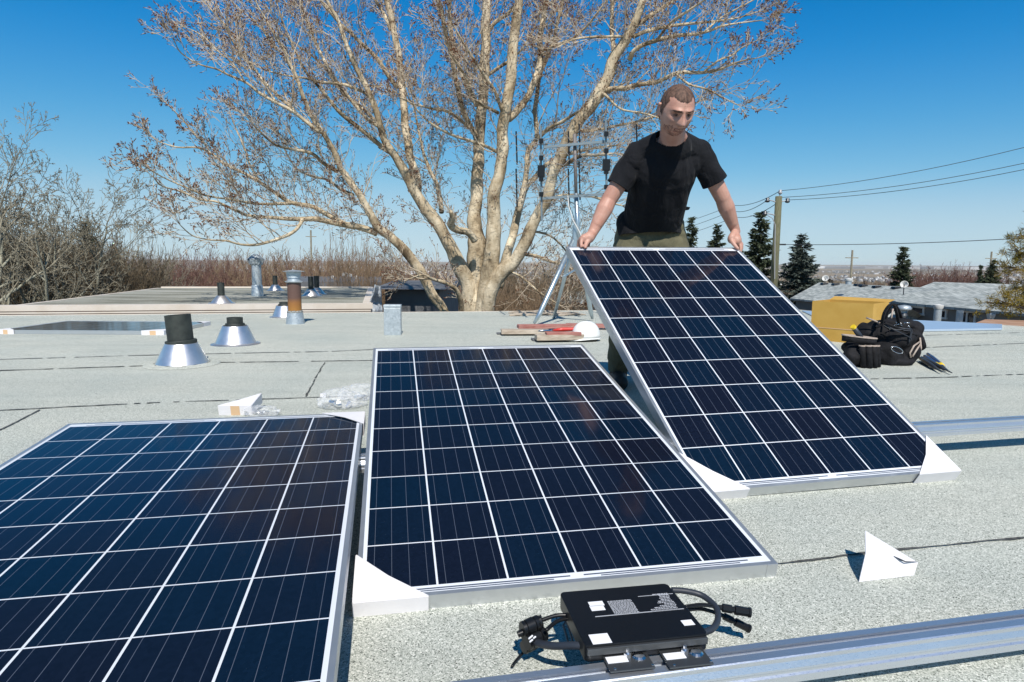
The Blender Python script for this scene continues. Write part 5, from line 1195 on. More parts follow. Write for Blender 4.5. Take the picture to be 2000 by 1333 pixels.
# white cardboard corner protectors
def corner(loc, ex, ey, up, label, leg=.155, h=.046, crease=True, tape=False):
    """loc: the panel's outer top corner; ex, ey point inward along the two edges"""
    ex = Vector(ex).normalized(); ey = Vector(ey).normalized(); up = Vector(up).normalized(); e = empty('corner_protector', loc, label, 'corner protector', None)
    o_ = .0035; c = -ex * o_ - ey * o_; t = .0022; tz = up * .0035
    top = [c + tz, c + ex * (leg + o_) + tz, c + ey * (leg + o_) + tz]; mid = (top[1] + top[2]) / 2 - (ex + ey) * .006 + up * .002
    mb = MB(); T_ = [top[0], top[1], mid, top[2]]
    mb.add(T_ + [p_ - up * t for p_ in T_], [(0, 1, 2, 3), (4, 7, 6, 5), (0, 4, 5, 1), (1, 5, 6, 2), (2, 6, 7, 3), (3, 7, 4, 0)])
    for d_, n_ in ((ex, -ey), (ey, -ex)):
        mb.box(c + d_ * (leg + o_) / 2 - up * (h / 2 - .002) + n_ * (t / 2 + (.0003 if d_ is ex else 0)), (leg + o_, t, h), (d_, n_, up))
    b_ = [p_ - up * h for p_ in T_]; mb.add([b_[0], b_[1], b_[3]], [(0, 1, 2)])
    mb.build('folded_card', M['card'], e)
    if tape: mb = MB(); mb.box(c + ex * leg * .5 - up * (h / 2 - .002) - ey * (t + .0008), (leg * .28, .001, h * .98), (ex, -ey, up)); mb.build('tape', M['tape'], e)
    return e
def pcorner(P_, sx_, sy_, label, **k):
    m_ = P_.matrix_world; x = m_.col[0].xyz; y = m_.col[1].xyz; z = m_.col[2].xyz
    p_ = m_ @ Vector((sx_ * .496, sy_ * .825, 0)); ex, ey = -x * sx_, -y * sy_
    if k.pop('swap', False): ex, ey = ey, ex
    return corner(p_, ex, ey, z, label, **k)
pcorner(P2, -1, -1, 'white cardboard corner on the front left corner of the middle panel')
pcorner(P1, 1, 1, 'white cardboard corner on the rear right corner of the lower left panel', leg=.15)
pcorner(P3, -1, -1, 'white cardboard corner under the left foot of the raised panel', leg=.17)
pcorner(P3, 1, -1, 'white cardboard corner on the right foot of the raised panel, by the bare roof', leg=.17)
pcorner(P4, -1, 1, 'white cardboard corner at the far left end of the lying rear panel', tape=True, swap=True, leg=.16)
pcorner(P4, -1, -1, 'white cardboard corner with tan tape at the near right of the lying rear panel', tape=True, swap=True, leg=.22)
pcorner(P4, 1, -1, 'white cardboard corner at the right rear of the lying rear panel', leg=.16)
# loose corner, propped open, on the bare roof
lp = G(1678, 1138); e = empty('corner_protector', lp, 'loose white cardboard corner standing open on the bare roof at lower right', 'corner protector')
def Lq(px, py, y): return D(px, py, y) - lp
mb = MB(); base = G(1678, 1138); br_ = G(1785, 1125)
A_ = Vector((0, 0, 0.001)); Bv = br_ - lp + UP * .001; Ac = Lq(1691, 1081, base.y + .030); Bc = Lq(1793, 1099, br_.y + .012); Ap = Lq(1690, 1037, base.y + .105)
vs = [A_, Bv, Bc, Ac, Ap]; mid = (Ac + Bc) / 2 + Vector((.01, 0, .003)); vs.append(mid)
inn_ = G(1667, 1128) - lp + Vector((.01, .05, 0.001))
vs += [Vector((.018, .125, .001)), Vector((.16, .065, .001))]
mb.add(vs, [(0, 1, 2, 5), (0, 5, 3), (3, 5, 4), (5, 2, 4)])
mb.add([Bc, Bv, vs[7]], [(0, 1, 2)])
o = mb.build('folded_card', M['card'], e); sd = o.modifiers.new('s', 'SOLIDIFY'); sd.thickness = .0022; sd.offset = -1
mb = MB(); q = [Lq(1745, 1086, base.y + .038), Lq(1758, 1093, base.y + .036), Lq(1768, 1097, base.y + .034), Lq(1790, 1097, br_.y + .012)]; mb.tube([v - Vector((0, .002, 0)) for v in q], [.0006, .0022, .0015, .0005], 5); mb.build('open_crease', M['cable'], e)
# loose corner no. 2 behind the left panel
lp = G(490, 811); corner(lp + UP * .046, (-.97, -.12, .02), (-.05, .9, .18), (0.02, -.2, 1), 'loose white cardboard corner with tan tape behind the lower left panel', leg=.15, h=.05, tape=True)
e = empty('paper_scrap', G(628, 777, .0), 'tiny folded white paper tag beside the plastic hardware bags', 'paper scrap'); mb = MB(); mb.box((0.01, 0, .012), (.03, .012, .022)); mb.build('tag', M['card'], e)
# clear bags of hardware
for (cx, cy, w_, h_, lb, sd_, nh) in ((668, 796, .112, .055, 'larger crumpled clear plastic bag of metal clamps near the cardboard flap', 1, 9), (697, 781, .085, .05, 'half-empty frosted plastic bag right behind the larger hardware bag', 2, 2), (512, 812, .085, .028, 'flat clear plastic bag of small bolts beside the loose cardboard corner', 3, 7)):
    c = G(cx, cy); e = empty('hardware_bag', c, lb, 'plastic bag', 'clear plastic hardware bags'); bm = bmesh.new(); bmesh.ops.create_icosphere(bm, subdivisions=5, radius=1)
    for v in bm.verts:
        q = v.co; k = 1 + .38 * noise.noise(q * 1.7 + Vector((sd_ * 9, 0, 0))) + .16 * noise.noise(q * 5 + Vector((sd_, 4, 0))); kk = .05 * noise.noise(q * 14)
        v.co = Vector((q.x * w_ * (k + kk), q.y * w_ * .7 * (k + kk), max(.002, h_ * .75 + q.z * h_ * (k + kk))))
    me = bpy.data.meshes.new('plastic_film'); bm.to_mesh(me); bm.free(); link('plastic_film', me, e, M['bag'], True)
    g = random.Random(sd_)
    for k in range(nh):
        q = Vector((g.uniform(-.5, .5) * w_, g.uniform(-.4, .4) * w_ * .7, h_ * g.uniform(.25, .55))); r_ = g.uniform(.008, .014) * (.7 if sd_ == 3 else 1); d = Vector((g.gauss(0, 1), g.gauss(0, 1), g.gauss(0, .3))).normalized(); l = g.uniform(.02, .05) * (.7 if sd_ == 3 else 1)
        mb = MB(); mb.tube([q - d * l / 2, q + d * l / 2], r_, 6); mb.build('metal_clamp' if sd_ != 3 else 'bolt', M['steel' if k % 2 else 'alu'], e)

# ------------------------------------------------------------------ mounting rails
def rail(label, a, b, w=.046, h=.050):
    a = Vector(a); b = Vector(b); d = (b - a).normalized(); nn = UP.cross(d).normalized(); nn = nn if nn.y > 0 else -nn; upv = UP
    e = empty('mounting_rail', a, label, 'mounting rail', 'aluminium mounting rails')
    # a,b: top rear edge. profile in (nn, up) with origin at the top rear edge; nn negative = toward the camera
    s = w / 46.0; v_ = h / 50.0
    P_ = [(0, 0), (-14, 0), (-14, -4), (-11, -4), (-11, -13), (-30, -13), (-30, -4), (-27, -4), (-27, 0), (-44, 0), (-46, -2), (-46, -9)]
    for i in range(7): P_ += [(-46, -9 - i * 2.2), (-45.4, -10.1 - i * 2.2)]
    P_ += [(-46, -26), (-42.5, -29), (-42.5, -34), (-46, -37), (-46, -50), (-2, -50), (0, -48)]
    prof = [(x * s, z * v_) for x, z in P_]
    mb = MB(); mb.sweep(prof, Vector((0, 0, 0)), b - a, nn, upv); mb.build('rail', M['rail'], e)
    L_ = (b - a).length; n_ = max(2, int(L_ / 1.25)); 
    for i in range(n_):
        c = d * (L_ * (i + .5) / n_ if label.startswith('near') is False else L_ * (i + .3) / n_) + nn * (.012); hgt = a.z - .004
        mb = MB(); mb.box(c + UP * (-.005 - hgt / 2 + .0), (.04, .005, hgt - .002), (d, nn, UP)); mb.box(c + nn * .03 + UP * (-a.z + .008), (.05, .06, .006), (d, nn, UP)); mb.build('mounting_foot', M['rail'], e)
    return e
near_a = G(870, 1333, .083); near_b = G(2000, 1190, .083); dd = (near_b - near_a).normalized(); dd.z = 0; dd.normalize()
far_b = G(2000, 812, .138); far_a = G(1815, 826.5, .138); df = (far_b - far_a).normalized(); df.z = 0; df.normalize()
df = (far_b - G(710, 886, .138)); df.z = 0; df.normalize()
railN = rail('near aluminium rail crossing the lower right corner under the black inverter', near_b - dd * 2.7, near_b + dd * 1.6)
railF = rail('far aluminium rail running right from behind the raised panel', far_b - df * 4.35, far_b + df * 1.6)
for r_, ln_, dv in ((railN, 4.3, dd), (railF, 5.95, df)): pass

# ------------------------------------------------------------------ micro inverter
IZ = .112; TL, TR_, BR_, BL = G(1099, 1157, IZ), G(1308, 1138, IZ), G(1378.5, 1240, IZ), G(1135.5, 1262, IZ)
ix = ((TR_ - TL) + (BR_ - BL)).normalized(); iy = UP.cross(ix); c = (TL + TR_ + BR_ + BL) / 4
iw = ((TR_ - TL).length + (BR_ - BL).length) / 2; il = ((TL - BL).length + (TR_ - BR_).length) / 2
mt_ = Matrix((ix, iy, UP)).transposed().to_4x4(); mt_.translation = c - UP * .030
inv = empty('micro_inverter', (0, 0, 0), 'flat black micro inverter with printed labels bolted to the near rail', 'inverter', mat=mt_)
def rrect(w, l, r_, n_=6):
    out = []
    for cx, cy, a0 in ((w / 2 - r_, l / 2 - r_, 0), (-w / 2 + r_, l / 2 - r_, 90), (-w / 2 + r_, -l / 2 + r_, 180), (w / 2 - r_, -l / 2 + r_, 270)):
        for i in range(n_ + 1): a = R(a0 + 90 * i / n_); out.append((cx + r_ * math.cos(a), cy + r_ * math.sin(a)))
    return out
mb = MB(); mb.prism(rrect(iw, il, .010), 0, .030); mb.build('housing', M['black_body'], inv, bevel=.0018, smooth=False)
T0 = .0303
mb = MB(); mb.box((0, -il / 2 - .002, .020), (iw * .97, .006, .012)); mb.build('front_flange', M['steel_dark'], inv, bevel=.001)
mi = inv.matrix_world.inverted()
def I(px, py, z=IZ): q = mi @ G(px, py, z); return q
mb = MB()
def lab(px0, py0, px1, py1):
    a = I(px0, py0); b = I(px1, py1); mb = MB(); mb.box(((a.x + b.x) / 2, (a.y + b.y) / 2, T0 + .0002), (abs(b.x - a.x), abs(b.y - a.y), .0004)); mb.build('label', M['label'], inv)
lab(1148, 1177, 1181, 1183); lab(1151, 1185, 1183, 1192); lab(1149, 1241, 1196, 1256); lab(1329, 1213, 1358, 1221)
mb = MB(); g = random.Random(31)
a = I(1186, 1176); b = I(1253, 1196); x0, x1, y0, y1 = a.x, b.x - .004, b.y, a.y + .002
rows = 13
for k in range(rows):
    y = y0 + (y1 - y0) * (k + .5) / rows; x = x0
    while x < x1 - .002:
        l = min(g.uniform(.0015, .0065), x1 - x); mb.box((x + l / 2, y, T0 + .0001), (l, (y1 - y0) / rows * .55, .0003)); x += l + .0011
a = I(1248, 1163); b = I(1340, 1190); x0, x1, y0, y1 = a.x, b.x - .012, b.y, a.y
for k in range(12):
    y = y0 + (y1 - y0) * (k + .5) / 12; x = x0 + (g.uniform(.02, .045) if k > 2 else g.uniform(0, .02)); 
    while x < x1 - .002:
        l = min(g.uniform(.0015, .007), x1 - x); mb.box((x + l / 2, y, T0 + .0001), (l, (y1 - y0) / 12 * .5, .0003)); x += l + .0011
a = I(1246, 1166); b = I(1314, 1160); mb.box(((a.x + b.x) / 2, (a.y + b.y) / 2, T0 + .0001), (b.x - a.x, .0014, .0003))
a = I(1163, 1206); b = I(1335, 1189); mb.box(((a.x + b.x) / 2, (a.y + b.y) / 2, T0 + .0001), (b.x - a.x, .0022, .0003))
mb.build('printed_text', M['print'], inv)
# mounting tabs on the rail
for px, py, lb in ((1224, 1287, 0), (1336, 1280, 1)):
    q = mi @ G(px, py, .088); mb = MB(); mb.box((q.x, q.y, q.z), (.078, .062, .003)); mb.box((q.x, q.y + .036, q.z + .010), (.078, .012, .003)); o = mb.build('mounting_tab', M['steel_dark'], inv, bevel=.0012)
    mb = MB(); mb.box((q.x - .018, q.y - .002, q.z + .0019), (.036, .017, .0006)); mb.build('tab_label', M['label'], o)
    mb = MB(); mb.lathe((q.x + .022, q.y, q.z + .0015), [(0, .004), (.0085, .0035), (.012, .001), (.012, 0)], 18); mb.build('round_bolt', M['steel'], o); mb = MB(); mb.lathe((q.x + .003, q.y + .004, q.z + .0015), [(0, .013), (.003, .013), (.003, .006), (.0065, .006), (.0065, 0)], 6)
    mb.build('bolt', M['steel'], o)
    for sx_ in (-.032, .033): mb = MB(); mb.lathe((q.x + sx_ + .003, q.y - .025, q.z + .0015), [(0, .0015), (.0022, .0012), (.0024, 0)], 10); mb.build('rivet', M['steel'], o)
    mb = MB()
    if lb == 0: mb.box((q.x - .016, q.y + .020, q.z + .009), (.017, .010, .012)); mb.lathe((q.x - .016, q.y + .02, q.z + .015), [(0, .008), (.0045, .008), (.0045, 0)], 8); mb.build('ground_clamp', M['steel'], o)
# cables
def cab(pts, r_, name, mt_='cable', n=10):
    q = catmull([tuple(mi @ Vector(p_)) for p_ in pts], 6); mb = MB(); mb.tube([Vector(a) for a in q], r_, n); return mb.build(name, M[mt_], inv, smooth=True)
cab([G(1312, 1153, .098), G(1340, 1155, .096), G(1372, 1164, .090), G(1398, 1186, .085), G(1402, 1210, .082), G(1392, 1228, .084), G(1374, 1236, .090)], .0060, 'conduit')
def connector(p0, p1, rr, name='connector'):
    a = mi @ p0; b = mi @ p1; d = b - a; mb = MB(); mb.tube([a, a + d * .12, a + d * .14, a + d * .42, a + d * .44, a + d * .5, a + d * .52, a + d * .92, a + d * .93, b], [rr * .5, rr * .6, rr * .95, rr * .95, rr * .7, rr * .7, rr * 1.08, rr * 1.0, rr * 1.15, rr * 1.15], 10); mb.build(name, M['black'], inv, bevel=0, auto=30)
for pts, e0, e1, rr in ((((1338, 1184, .09), (1370, 1180, .09), (1402, 1184, .085)), (1402, 1186, .085), (1466, 1197, .078), .0085), (((1340, 1190, .085), (1370, 1188, .075), (1406, 1198, .06)), (1406, 1200, .058), (1464, 1229, .03), .0075)):
    for k in (0, 1): cab([G(x, y + k * 3.5, z) for x, y, z in pts], .0022, 'lead', 'black', 6)
    connector(G(*e0), G(*e1), rr)
cab([G(1112, 1202, .09), G(1085, 1203, .09), G(1052, 1214, .085)], .0038, 'lead', 'black'); cab([G(1112, 1208, .085), G(1088, 1214, .085), G(1066, 1232, .08)], .0038, 'lead', 'black')
cab([G(1140, 1262, .09), G(1118, 1261, .085), G(1080, 1262, .07), G(1048, 1256, .055), G(1028, 1249, .05)], .0068, 'conduit')
cab([G(1052, 1262, .05), G(1030, 1268, .02), G(1010, 1288, .01), G(1000, 1302, .008)], .0026, 'lead', 'black')
def ribbed(p0, p1, r_):
    a = mi @ p0; b = mi @ p1; d = b - a; mb = MB(); pts = []; rs_ = []
    for k, rr_ in ((0, .75), (.06, 1.0), (.30, 1.0), (.31, .82), (.36, .82), (.37, 1.06), (.78, 1.0), (.79, .80), (.84, .80), (.85, 1.0), (1, .96)): pts.append(a + d * k); rs_.append(rr_ * r_)
    mb.tube(pts, rs_, 12); mb.build('plug', M['black'], inv, auto=30)
for x0, y0, x1, y1, z, r_ in ((1054, 1215, 1020, 1229, .082, .0135), (1050, 1226, 1018, 1236, .066, .0150), (1024, 1234, 1011, 1240, .070, .0060), (1064, 1236, 1028, 1256, .058, .0150), (1052, 1250, 1022, 1266, .040, .0125), (1060, 1212, 1046, 1216, .088, .010)):
    ribbed(G(x0, y0, z), G(x1, y1, z - .004), r_)
mb = MB()
for x0, y0, x1, y1 in ((1035, 1254, 1040, 1250), (1042, 1247, 1046, 1244), (1033, 1248, 1040, 1242)): mb.tube([mi @ G(x0, y0, .085), mi @ G(x1, y1, .085)], .0016, 6)
mb.build('plug_mark', M['label'], inv)
mb = MB(); q = [mi @ G(x, y, .01) for x, y in ((1112, 1262), (1106, 1240), (1100, 1222), (1110, 1206))]; mb.tube(q, .002, 6); mb.tube([v + Vector((.008, 0, .004)) for v in q], .002, 6); mb.build('lead', M['cable'], inv)
#@@PART5
# ------------------------------------------------------------------ the man
foot = Vector((.87, 3.78, 0))
man = empty('person', foot, 'man in a black T-shirt and olive trousers bending over and lifting the raised solar panel', 'person'); O = Vector(man.location)
def W(px, py, Y): return D(px, py, Y) - O
pel = W(1270, 455, 3.74); chest = W(1296, 330, 3.50); neck = W(1318, 272, 3.36); headc = W(1321, 216, 3.23)
shR = W(1245, 302, 3.46); shL = W(1366, 297, 3.47); elR = W(1190, 390, 3.47); elL = W(1411, 386, 3.52); wrR = W(1156, 458, 3.42); wrL = W(1437, 453, 3.60)
hipR = W(1236, 470, 3.76); hipL = W(1306, 470, 3.76)
knR = W(1218, 590, 3.62); knL = W(1322, 590, 3.66); anR = Vector((.665, 3.86, .10)) - O; anL = Vector((1.03, 3.90, .10)) - O
# head: sculpted from a sphere; local frame x' = image right, y' = face direction, z' = up
fy = Vector((.13, -.87, -.50)).normalized(); fx = Vector((.995, .11, .0)); fx = (fx - fy * fx.dot(fy)).normalized(); fz = fx.cross(fy); fz = fz if fz.z > 0 else -fz
HR = Matrix((fx, fy, fz)).transposed(); HS = 1.04
def hx(x, y, z): return headc + HR @ Vector((x * HS, y * HS, z * HS))
def gs(p, c, s): return math.exp(-sum(((p[i] - c[i]) / s[i]) ** 2 for i in range(3)))
def head_verts(bm, grow_=0.0):
    bmesh.ops.create_icosphere(bm, subdivisions=6, radius=1); bm.verts.ensure_lookup_table()
    for v in bm.verts:
        q = v.co.copy(); x, y, z = q.x * .079 * (1 + .10 * abs(q.z) ** 2 * (q.z > 0)), q.y * .098 * (1 + .06 * q.z * q.z * (q.z > 0)), q.z * .114
        if z < 0: 
            k = -z / .114; x *= 1 - .20 * k ** 1.8; y = y * (1 - .10 * k) + .010 * k
            if y < 0: y *= 1 - .25 * k
        if z > .0: y *= 1 + .02
        front = max(0, q.y)
        ax = abs(x)
        if q.y > 0:
            y += .013 * gs((ax, y, z), (.026, .085, .025), (.026, .05, .009)); y -= .004 * gs((x, y, z), (0, .09, .030), (.005, .05, .012))      # brow
            y -= .019 * gs((ax, y, z), (.031, .085, .004), (.018, .05, .013))      # sockets
            y += .006 * gs((ax, y, z), (.042, .07, -.022), (.020, .05, .018))      # cheeks
            wn_ = .0105 + .008 * max(0, min(1, (.012 - z) / .045))
            nz = math.exp(-(x / wn_) ** 2) * (max(0, min(1, (.022 - z) / .058)) if z > -.036 else max(0, 1 - (-.036 - z) / .010))
            y += .036 * nz                                                        # nose
            y += .007 * gs((x, y, z), (0, .09, -.058), (.026, .05, .008)) + .006 * gs((x, y, z), (0, .09, -.073), (.022, .05, .007))
            y -= .010 * gs((x, y, z), (0, .09, -.0655), (.020, .05, .0035))        # open mouth
            y -= .004 * gs((x, y, z), (0, .09, -.085), (.022, .05, .006)); y += .010 * gs((x, y, z), (0, .085, -.103), (.024, .05, .014))
            y -= .002 * gs((ax, y, z), (.030, .09, -.045), (.005, .05, .022))       # nasolabial fold
            y += .0016 * math.sin(z * 700) * gs((x, y, z), (0, .09, .052), (.035, .06, .016))   # forehead lines
        v.co = hx(x, y, z)
    bmesh.ops.reverse_faces(bm, faces=bm.faces)
bm = bmesh.new(); head_verts(bm)
for s in (-1, 1):   # ears
    for k in range(9):
        a = -1.2 + k * .40; ellip(bm, hx(s * (.083 + .003 * math.sin(a)), -.012 - .015 * math.cos(a) * .9, -.002 + .030 * math.sin(a) * 1.0), (.0058, .0062, .0062), n=10)
    ellip(bm, hx(s * .079, -.012, -.004), (.006, .013, .026), HR, n=12)
# neck and body core
capsule(bm, headc + HR @ Vector((0, -.030, -.055)), neck + Vector((0, .045, -.03)), .058, .066, 20)
capsule(bm, hx(-.03, -.02, -.075), neck + Vector((-.045, .02, .0)), .025, .03); capsule(bm, hx(.03, -.02, -.075), neck + Vector((.045, .02, 0)), .025, .03)
capsule(bm, neck + Vector((0, .05, -.03)), chest, .09, .145, 20, (Vector((0, 1, .2)), .7)); capsule(bm, chest, pel, .15, .115, 20, (Vector((0, 1, .2)), .68))
capsule(bm, shR + Vector((.02, .02, 0)), neck + Vector((0, .05, -.02)), .055, .06); capsule(bm, shL + Vector((-.02, .02, 0)), neck + Vector((0, .05, -.02)), .055, .06)
for s, sh_, el, wr in ((-1, shR, elR, wrR), (1, shL, elL, wrL)):
    capsule(bm, sh_, el, .054, .043, 18); d = (wr - el); m1 = el + d * .28
    capsule(bm, el, m1, .041, .046, 18); capsule(bm, m1, el + d * .7, .046, .034, 18); capsule(bm, el + d * .7, wr, .034, .026, 18, (Vector((0, 1, .3)), .85))
for h_, k_, a_ in ((hipR, knR, anR), (hipL, knL, anL)):
    capsule(bm, h_, k_, .085, .056, 16); capsule(bm, k_, k_.lerp(a_, .3), .055, .058, 16); capsule(bm, k_.lerp(a_, .3), a_, .058, .04, 16)
# hands closed over the panel's top edge
m3 = P3.matrix_world; px_, py_, pz_ = m3.col[0].xyz, m3.col[1].xyz, m3.col[2].xyz
def E(u, v, w): return (m3 @ Vector((u, .825 + v, w))) - O     # u along the top edge, v beyond the edge, w above the glass
def ucol(px):  # u of the top edge under pixel column
    best = min(range(-60, 61), key=lambda k: abs(pj(m3 @ Vector((k / 100, .825, 0)))[0] - px)); return best / 100
def pj(p):
    c = Wm.transposed() @ (Vector(p) - CAM); return 1000 + F * c.x / c.z, 666.5 + F * c.y / c.z
def finger(pts, rs):
    for (a, b), (r0, r1) in zip(zip(pts, pts[1:]), zip(rs, rs[1:])): capsule(bm, a, b, r0, r1, 10)
uR = ucol(1143)
# right hand (image left): palm behind and above the edge, thumb and forefinger over the front
pc = E(uR + .005, .022, .030)
capsule(bm, wrR, pc + Vector((.012, .01, .01)), .027, .031, 16, (Vector((.2, 1, .5)), .62))
capsule(bm, wrR.lerp(pc, .5), pc + Vector((-.012, .0, .004)), .028, .026, 16, (Vector((.2, 1, .5)), .6))
for k, (du, l) in enumerate(((-.030, 1.0), (-.012, 1.08), (.007, 1.02), (.024, .85))):
    a = E(uR + du + .004, .026, .034); b = E(uR + du, .038 * l, .012); c = E(uR + du, .034 * l, -.020); d_ = E(uR + du + .002, .010, -.050 * l ** .5)
    finger([a, b, c, d_], [.0105, .0098, .009, .008])
finger([E(uR + .030, .030, .036), E(uR + .010, .010, .030), E(uR - .006, -.010, .018), E(uR - .014, -.030, .0105)], [.014, .0125, .0115, .009])     # thumb presses on the frame
finger([E(uR - .022, .020, .036), E(uR - .030, .002, .022), E(uR - .032, -.016, .010)], [.0105, .010, .0085])
# left hand (image right): at the corner, fingers wrapping the front and side of the frame
uL = .492
pc = E(uL - .012, .030, .034)
capsule(bm, wrL, pc + Vector((-.008, .006, .008)), .027, .031, 16, (Vector((-.3, 1, .5)), .62)); capsule(bm, wrL.lerp(pc, .45), pc + Vector((.016, .0, -.002)), .028, .027, 16, (Vector((-.3, 1, .5)), .62))
finger([E(uL - .030, .030, .038), E(uL - .034, .012, .032), E(uL - .026, -.006, .022), E(uL - .014, -.030, .0110)], [.014, .0125, .0115, .0092])
finger([E(uL + .010, .030, .032), E(uL + .016, .012, .024), E(uL + .018, -.008, .008), E(uL + .015, -.024, -.012)], [.0108, .0100, .0092, .0080])
finger([E(uL + .022, .028, .026), E(uL + .031, .012, .016), E(uL + .030, -.004, -.004), E(uL + .018, -.014, -.026)], [.0108, .0100, .0092, .0082])
finger([E(uL + .024, .034, .016), E(uL + .036, .024, .002), E(uL + .030, .012, -.020), E(uL + .014, .004, -.038)], [.0102, .0096, .0088, .0078])
finger([E(uL + .016, .042, .012), E(uL + .026, .040, -.008), E(uL + .018, .030, -.030), E(uL + .004, .016, -.046)], [.0095, .0088, .0080, .0070])
fuse('body', bm, .0036, 2, M['skin'], man)
# stubble, brows, eyes, mouth
def patch(name, test, mt_, off, sub=6):
    b2 = bmesh.new(); head_verts(b2); b2.verts.ensure_lookup_table(); inv_ = HR.transposed()
    loc = {}; 
    for v in b2.verts: loc[v] = (inv_ @ (v.co - headc)) / HS
    dele = [v for v in b2.verts if not test(loc[v])]
    bmesh.ops.delete(b2, geom=dele, context='VERTS'); b2.normal_update()
    for v in b2.verts:
        q = (inv_ @ (v.co - headc)) / HS; v.co += v.normal * (off(q) if callable(off) else off)
    me = bpy.data.meshes.new(name); b2.to_mesh(me); b2.free(); return link(name, me, man, mt_, True)
def hairt(q):
    n_ = .005 * noise.noise(Vector((q.x * 70, q.y * 40, q.z * 40))) + .005 * noise.noise(q * 260); ax = abs(q.x)
    if q.y < -.005: return q.z > -.052 + n_
    if ax > .058 and q.y < .050 and q.z > -.012 - (q.y - .01) * .6 + n_ and (q.y < .028 or q.z > .012 + (q.y - .028) * 2.0): return True
    return q.z > .062 + .011 * math.exp(-((ax - .046) / .014) ** 2) - .004 * math.exp(-(ax / .018) ** 2) + n_
ho = patch('hair', hairt, M['hair'], lambda q: .0024 + .0014 * noise.noise(q * 150) + .0012 * noise.noise(q * 420))
patch('stubble', lambda q: q.y > .015 and q.z < -.030 and q.z > -.116 and (abs(q.x) > .012 or q.z < -.044) and not (abs(q.x) < .029 and -.082 < q.z < -.053) and q.z < -.046 - .30 * (.07 - q.y) * (abs(q.x) > .03) + .012 * noise.noise(q * 70) , M['stubble'], .0012)
for s in (-1, 1):
    patch('eyebrow', lambda q, s=s: .012 < s * q.x < .050 and q.y > .04 and abs(q.z - (.024 - .05 * max(0, s * q.x - .03))) < .0042, M['hair'], .0022)
    mb = MB(); c = hx(s * .031, .0735, .006); bm2 = bmesh.new(); bmesh.ops.create_uvsphere(bm2, u_segments=16, v_segments=10, radius=1, matrix=Matrix.Translation(c + fy * .0075 - fz * .003) @ HR.to_4x4() @ Matrix.Diagonal((.014, .006, .0042, 1))); me = bpy.data.meshes.new('eye'); bm2.to_mesh(me); bm2.free(); eo = link('eye', me, man, M['eye'], True)
    mb = MB(); mb.lathe(hx(s * .031, .0865, .0015), [(0, .001), (.0040, .0), (.0042, -.001)], 12, (fx, fz, fy)); mb.build('iris', M['dark'], eo)
patch('upper_lip', lambda q: q.y > .05 and abs(q.x) < .027 and -.0630 < q.z < -.0560, M['lip'], .0016); patch('lower_lip', lambda q: q.y > .05 and abs(q.x) < .025 and -.0790 < q.z < -.0710, M['lip'], .0016)
patch('mouth', lambda q: q.y > .05 and abs(q.x) < .023 and -.0715 < q.z < -.0625, M['dark'], .0010)
patch('teeth', lambda q: q.y > .05 and abs(q.x) < .015 and -.0672 < q.z < -.0632, M['trim'], .0016)
# T-shirt
bm = bmesh.new()
nb_ = neck + Vector((0, .055, -.045))
capsule(bm, nb_, chest + Vector((0, .0, -.02)), .105, .172, 24, (Vector((0, 1, .25)), .72)); capsule(bm, chest + Vector((0, 0, -.02)), pel + Vector((0, -.01, .02)), .172, .166, 24, (Vector((0, 1, .2)), .74))
capsule(bm, shR.lerp(shL, .16) + Vector((0, .03, -.05)), shL.lerp(shR, .16) + Vector((0, .03, -.05)), .088, .088, 20)
capsule(bm, shR + Vector((.012, .015, .0)), nb_ + Vector((-.022, 0, .042)), .068, .070, 18); capsule(bm, shL + Vector((-.012, .015, .0)), nb_ + Vector((.022, 0, .042)), .068, .070, 18)
cl = []
for sh_, el in ((shR, elR), (shL, elL)):
    d = (el - sh_); end = sh_ + d * (.66 if sh_ is shL else .70); cl.append((sh_ + Vector((0, .01, 0)), end, d.normalized())); capsule(bm, sh_ + Vector((0, .01, 0)), sh_ + d * .2, .068, .06, 18)
for dx in (-.125, .10): capsule(bm, pel + Vector((dx, -.02, .05)), pel + Vector((dx * .8, -.04, -.03)), .080, .088, 16)
capsule(bm, pel + Vector((0, -.02, .10)), pel + Vector((0, -.03, -.03)), .14, .148, 22, (Vector((0, 1, 0)), .72))
hem = pel.z - .018
def tclip(c):
    nk = neck + Vector((0, -.005, .012)); v = c - nk
    if v.length < .095 and v.dot((headc - neck).normalized()) > -.010: return True
    return False
def drape(c):
    n1 = noise.noise(Vector((c.x * 9, c.y * 5, c.z * 4 + 3))); n2 = noise.noise(Vector((c.x * 22 + c.z * 9, c.y * 10, c.z * 9)))
    r = Vector((c.x - chest.x, c.y - chest.y, 0)); 
    # folds run from the armpits toward the waist
    f_ = math.sin((c.x - chest.x) * 46 + (c.z - chest.z) * 16 + n1 * 4) * .0035 * max(0, min(1, (chest.z + .10 - c.z) * 5))
    c = c + r.normalized() * (n1 * .010 + n2 * .004 + f_); return c
o = fuse('t_shirt', bm, .0055, 3, M['tee'], man, clip=tclip, post=drape, cuts=[(Vector((pel.x, pel.y, hem)), Vector((.03, -.10, -1)).normalized())]); sd = o.modifiers.new('s', 'SOLIDIFY'); sd.thickness = .003; sd.offset = 0
shirt = o
for sh_, end, d in cl:
    bm = bmesh.new(); capsule(bm, sh_, end + d * .03, .068, .066, 24, (Vector((0, 1, 0)), .92))
    s_ = fuse('sleeve', bm, .006, 2, M['tee'], shirt, cuts=[(end, d)], post=lambda c: c + Vector((noise.noise(c * 15), noise.noise(c * 13 + Vector((5, 0, 0))), 0)) * .010)
    sd = s_.modifiers.new('s', 'SOLIDIFY'); sd.thickness = .003; sd.offset = 0
# ribbed neckline
mb = MB(); q = []
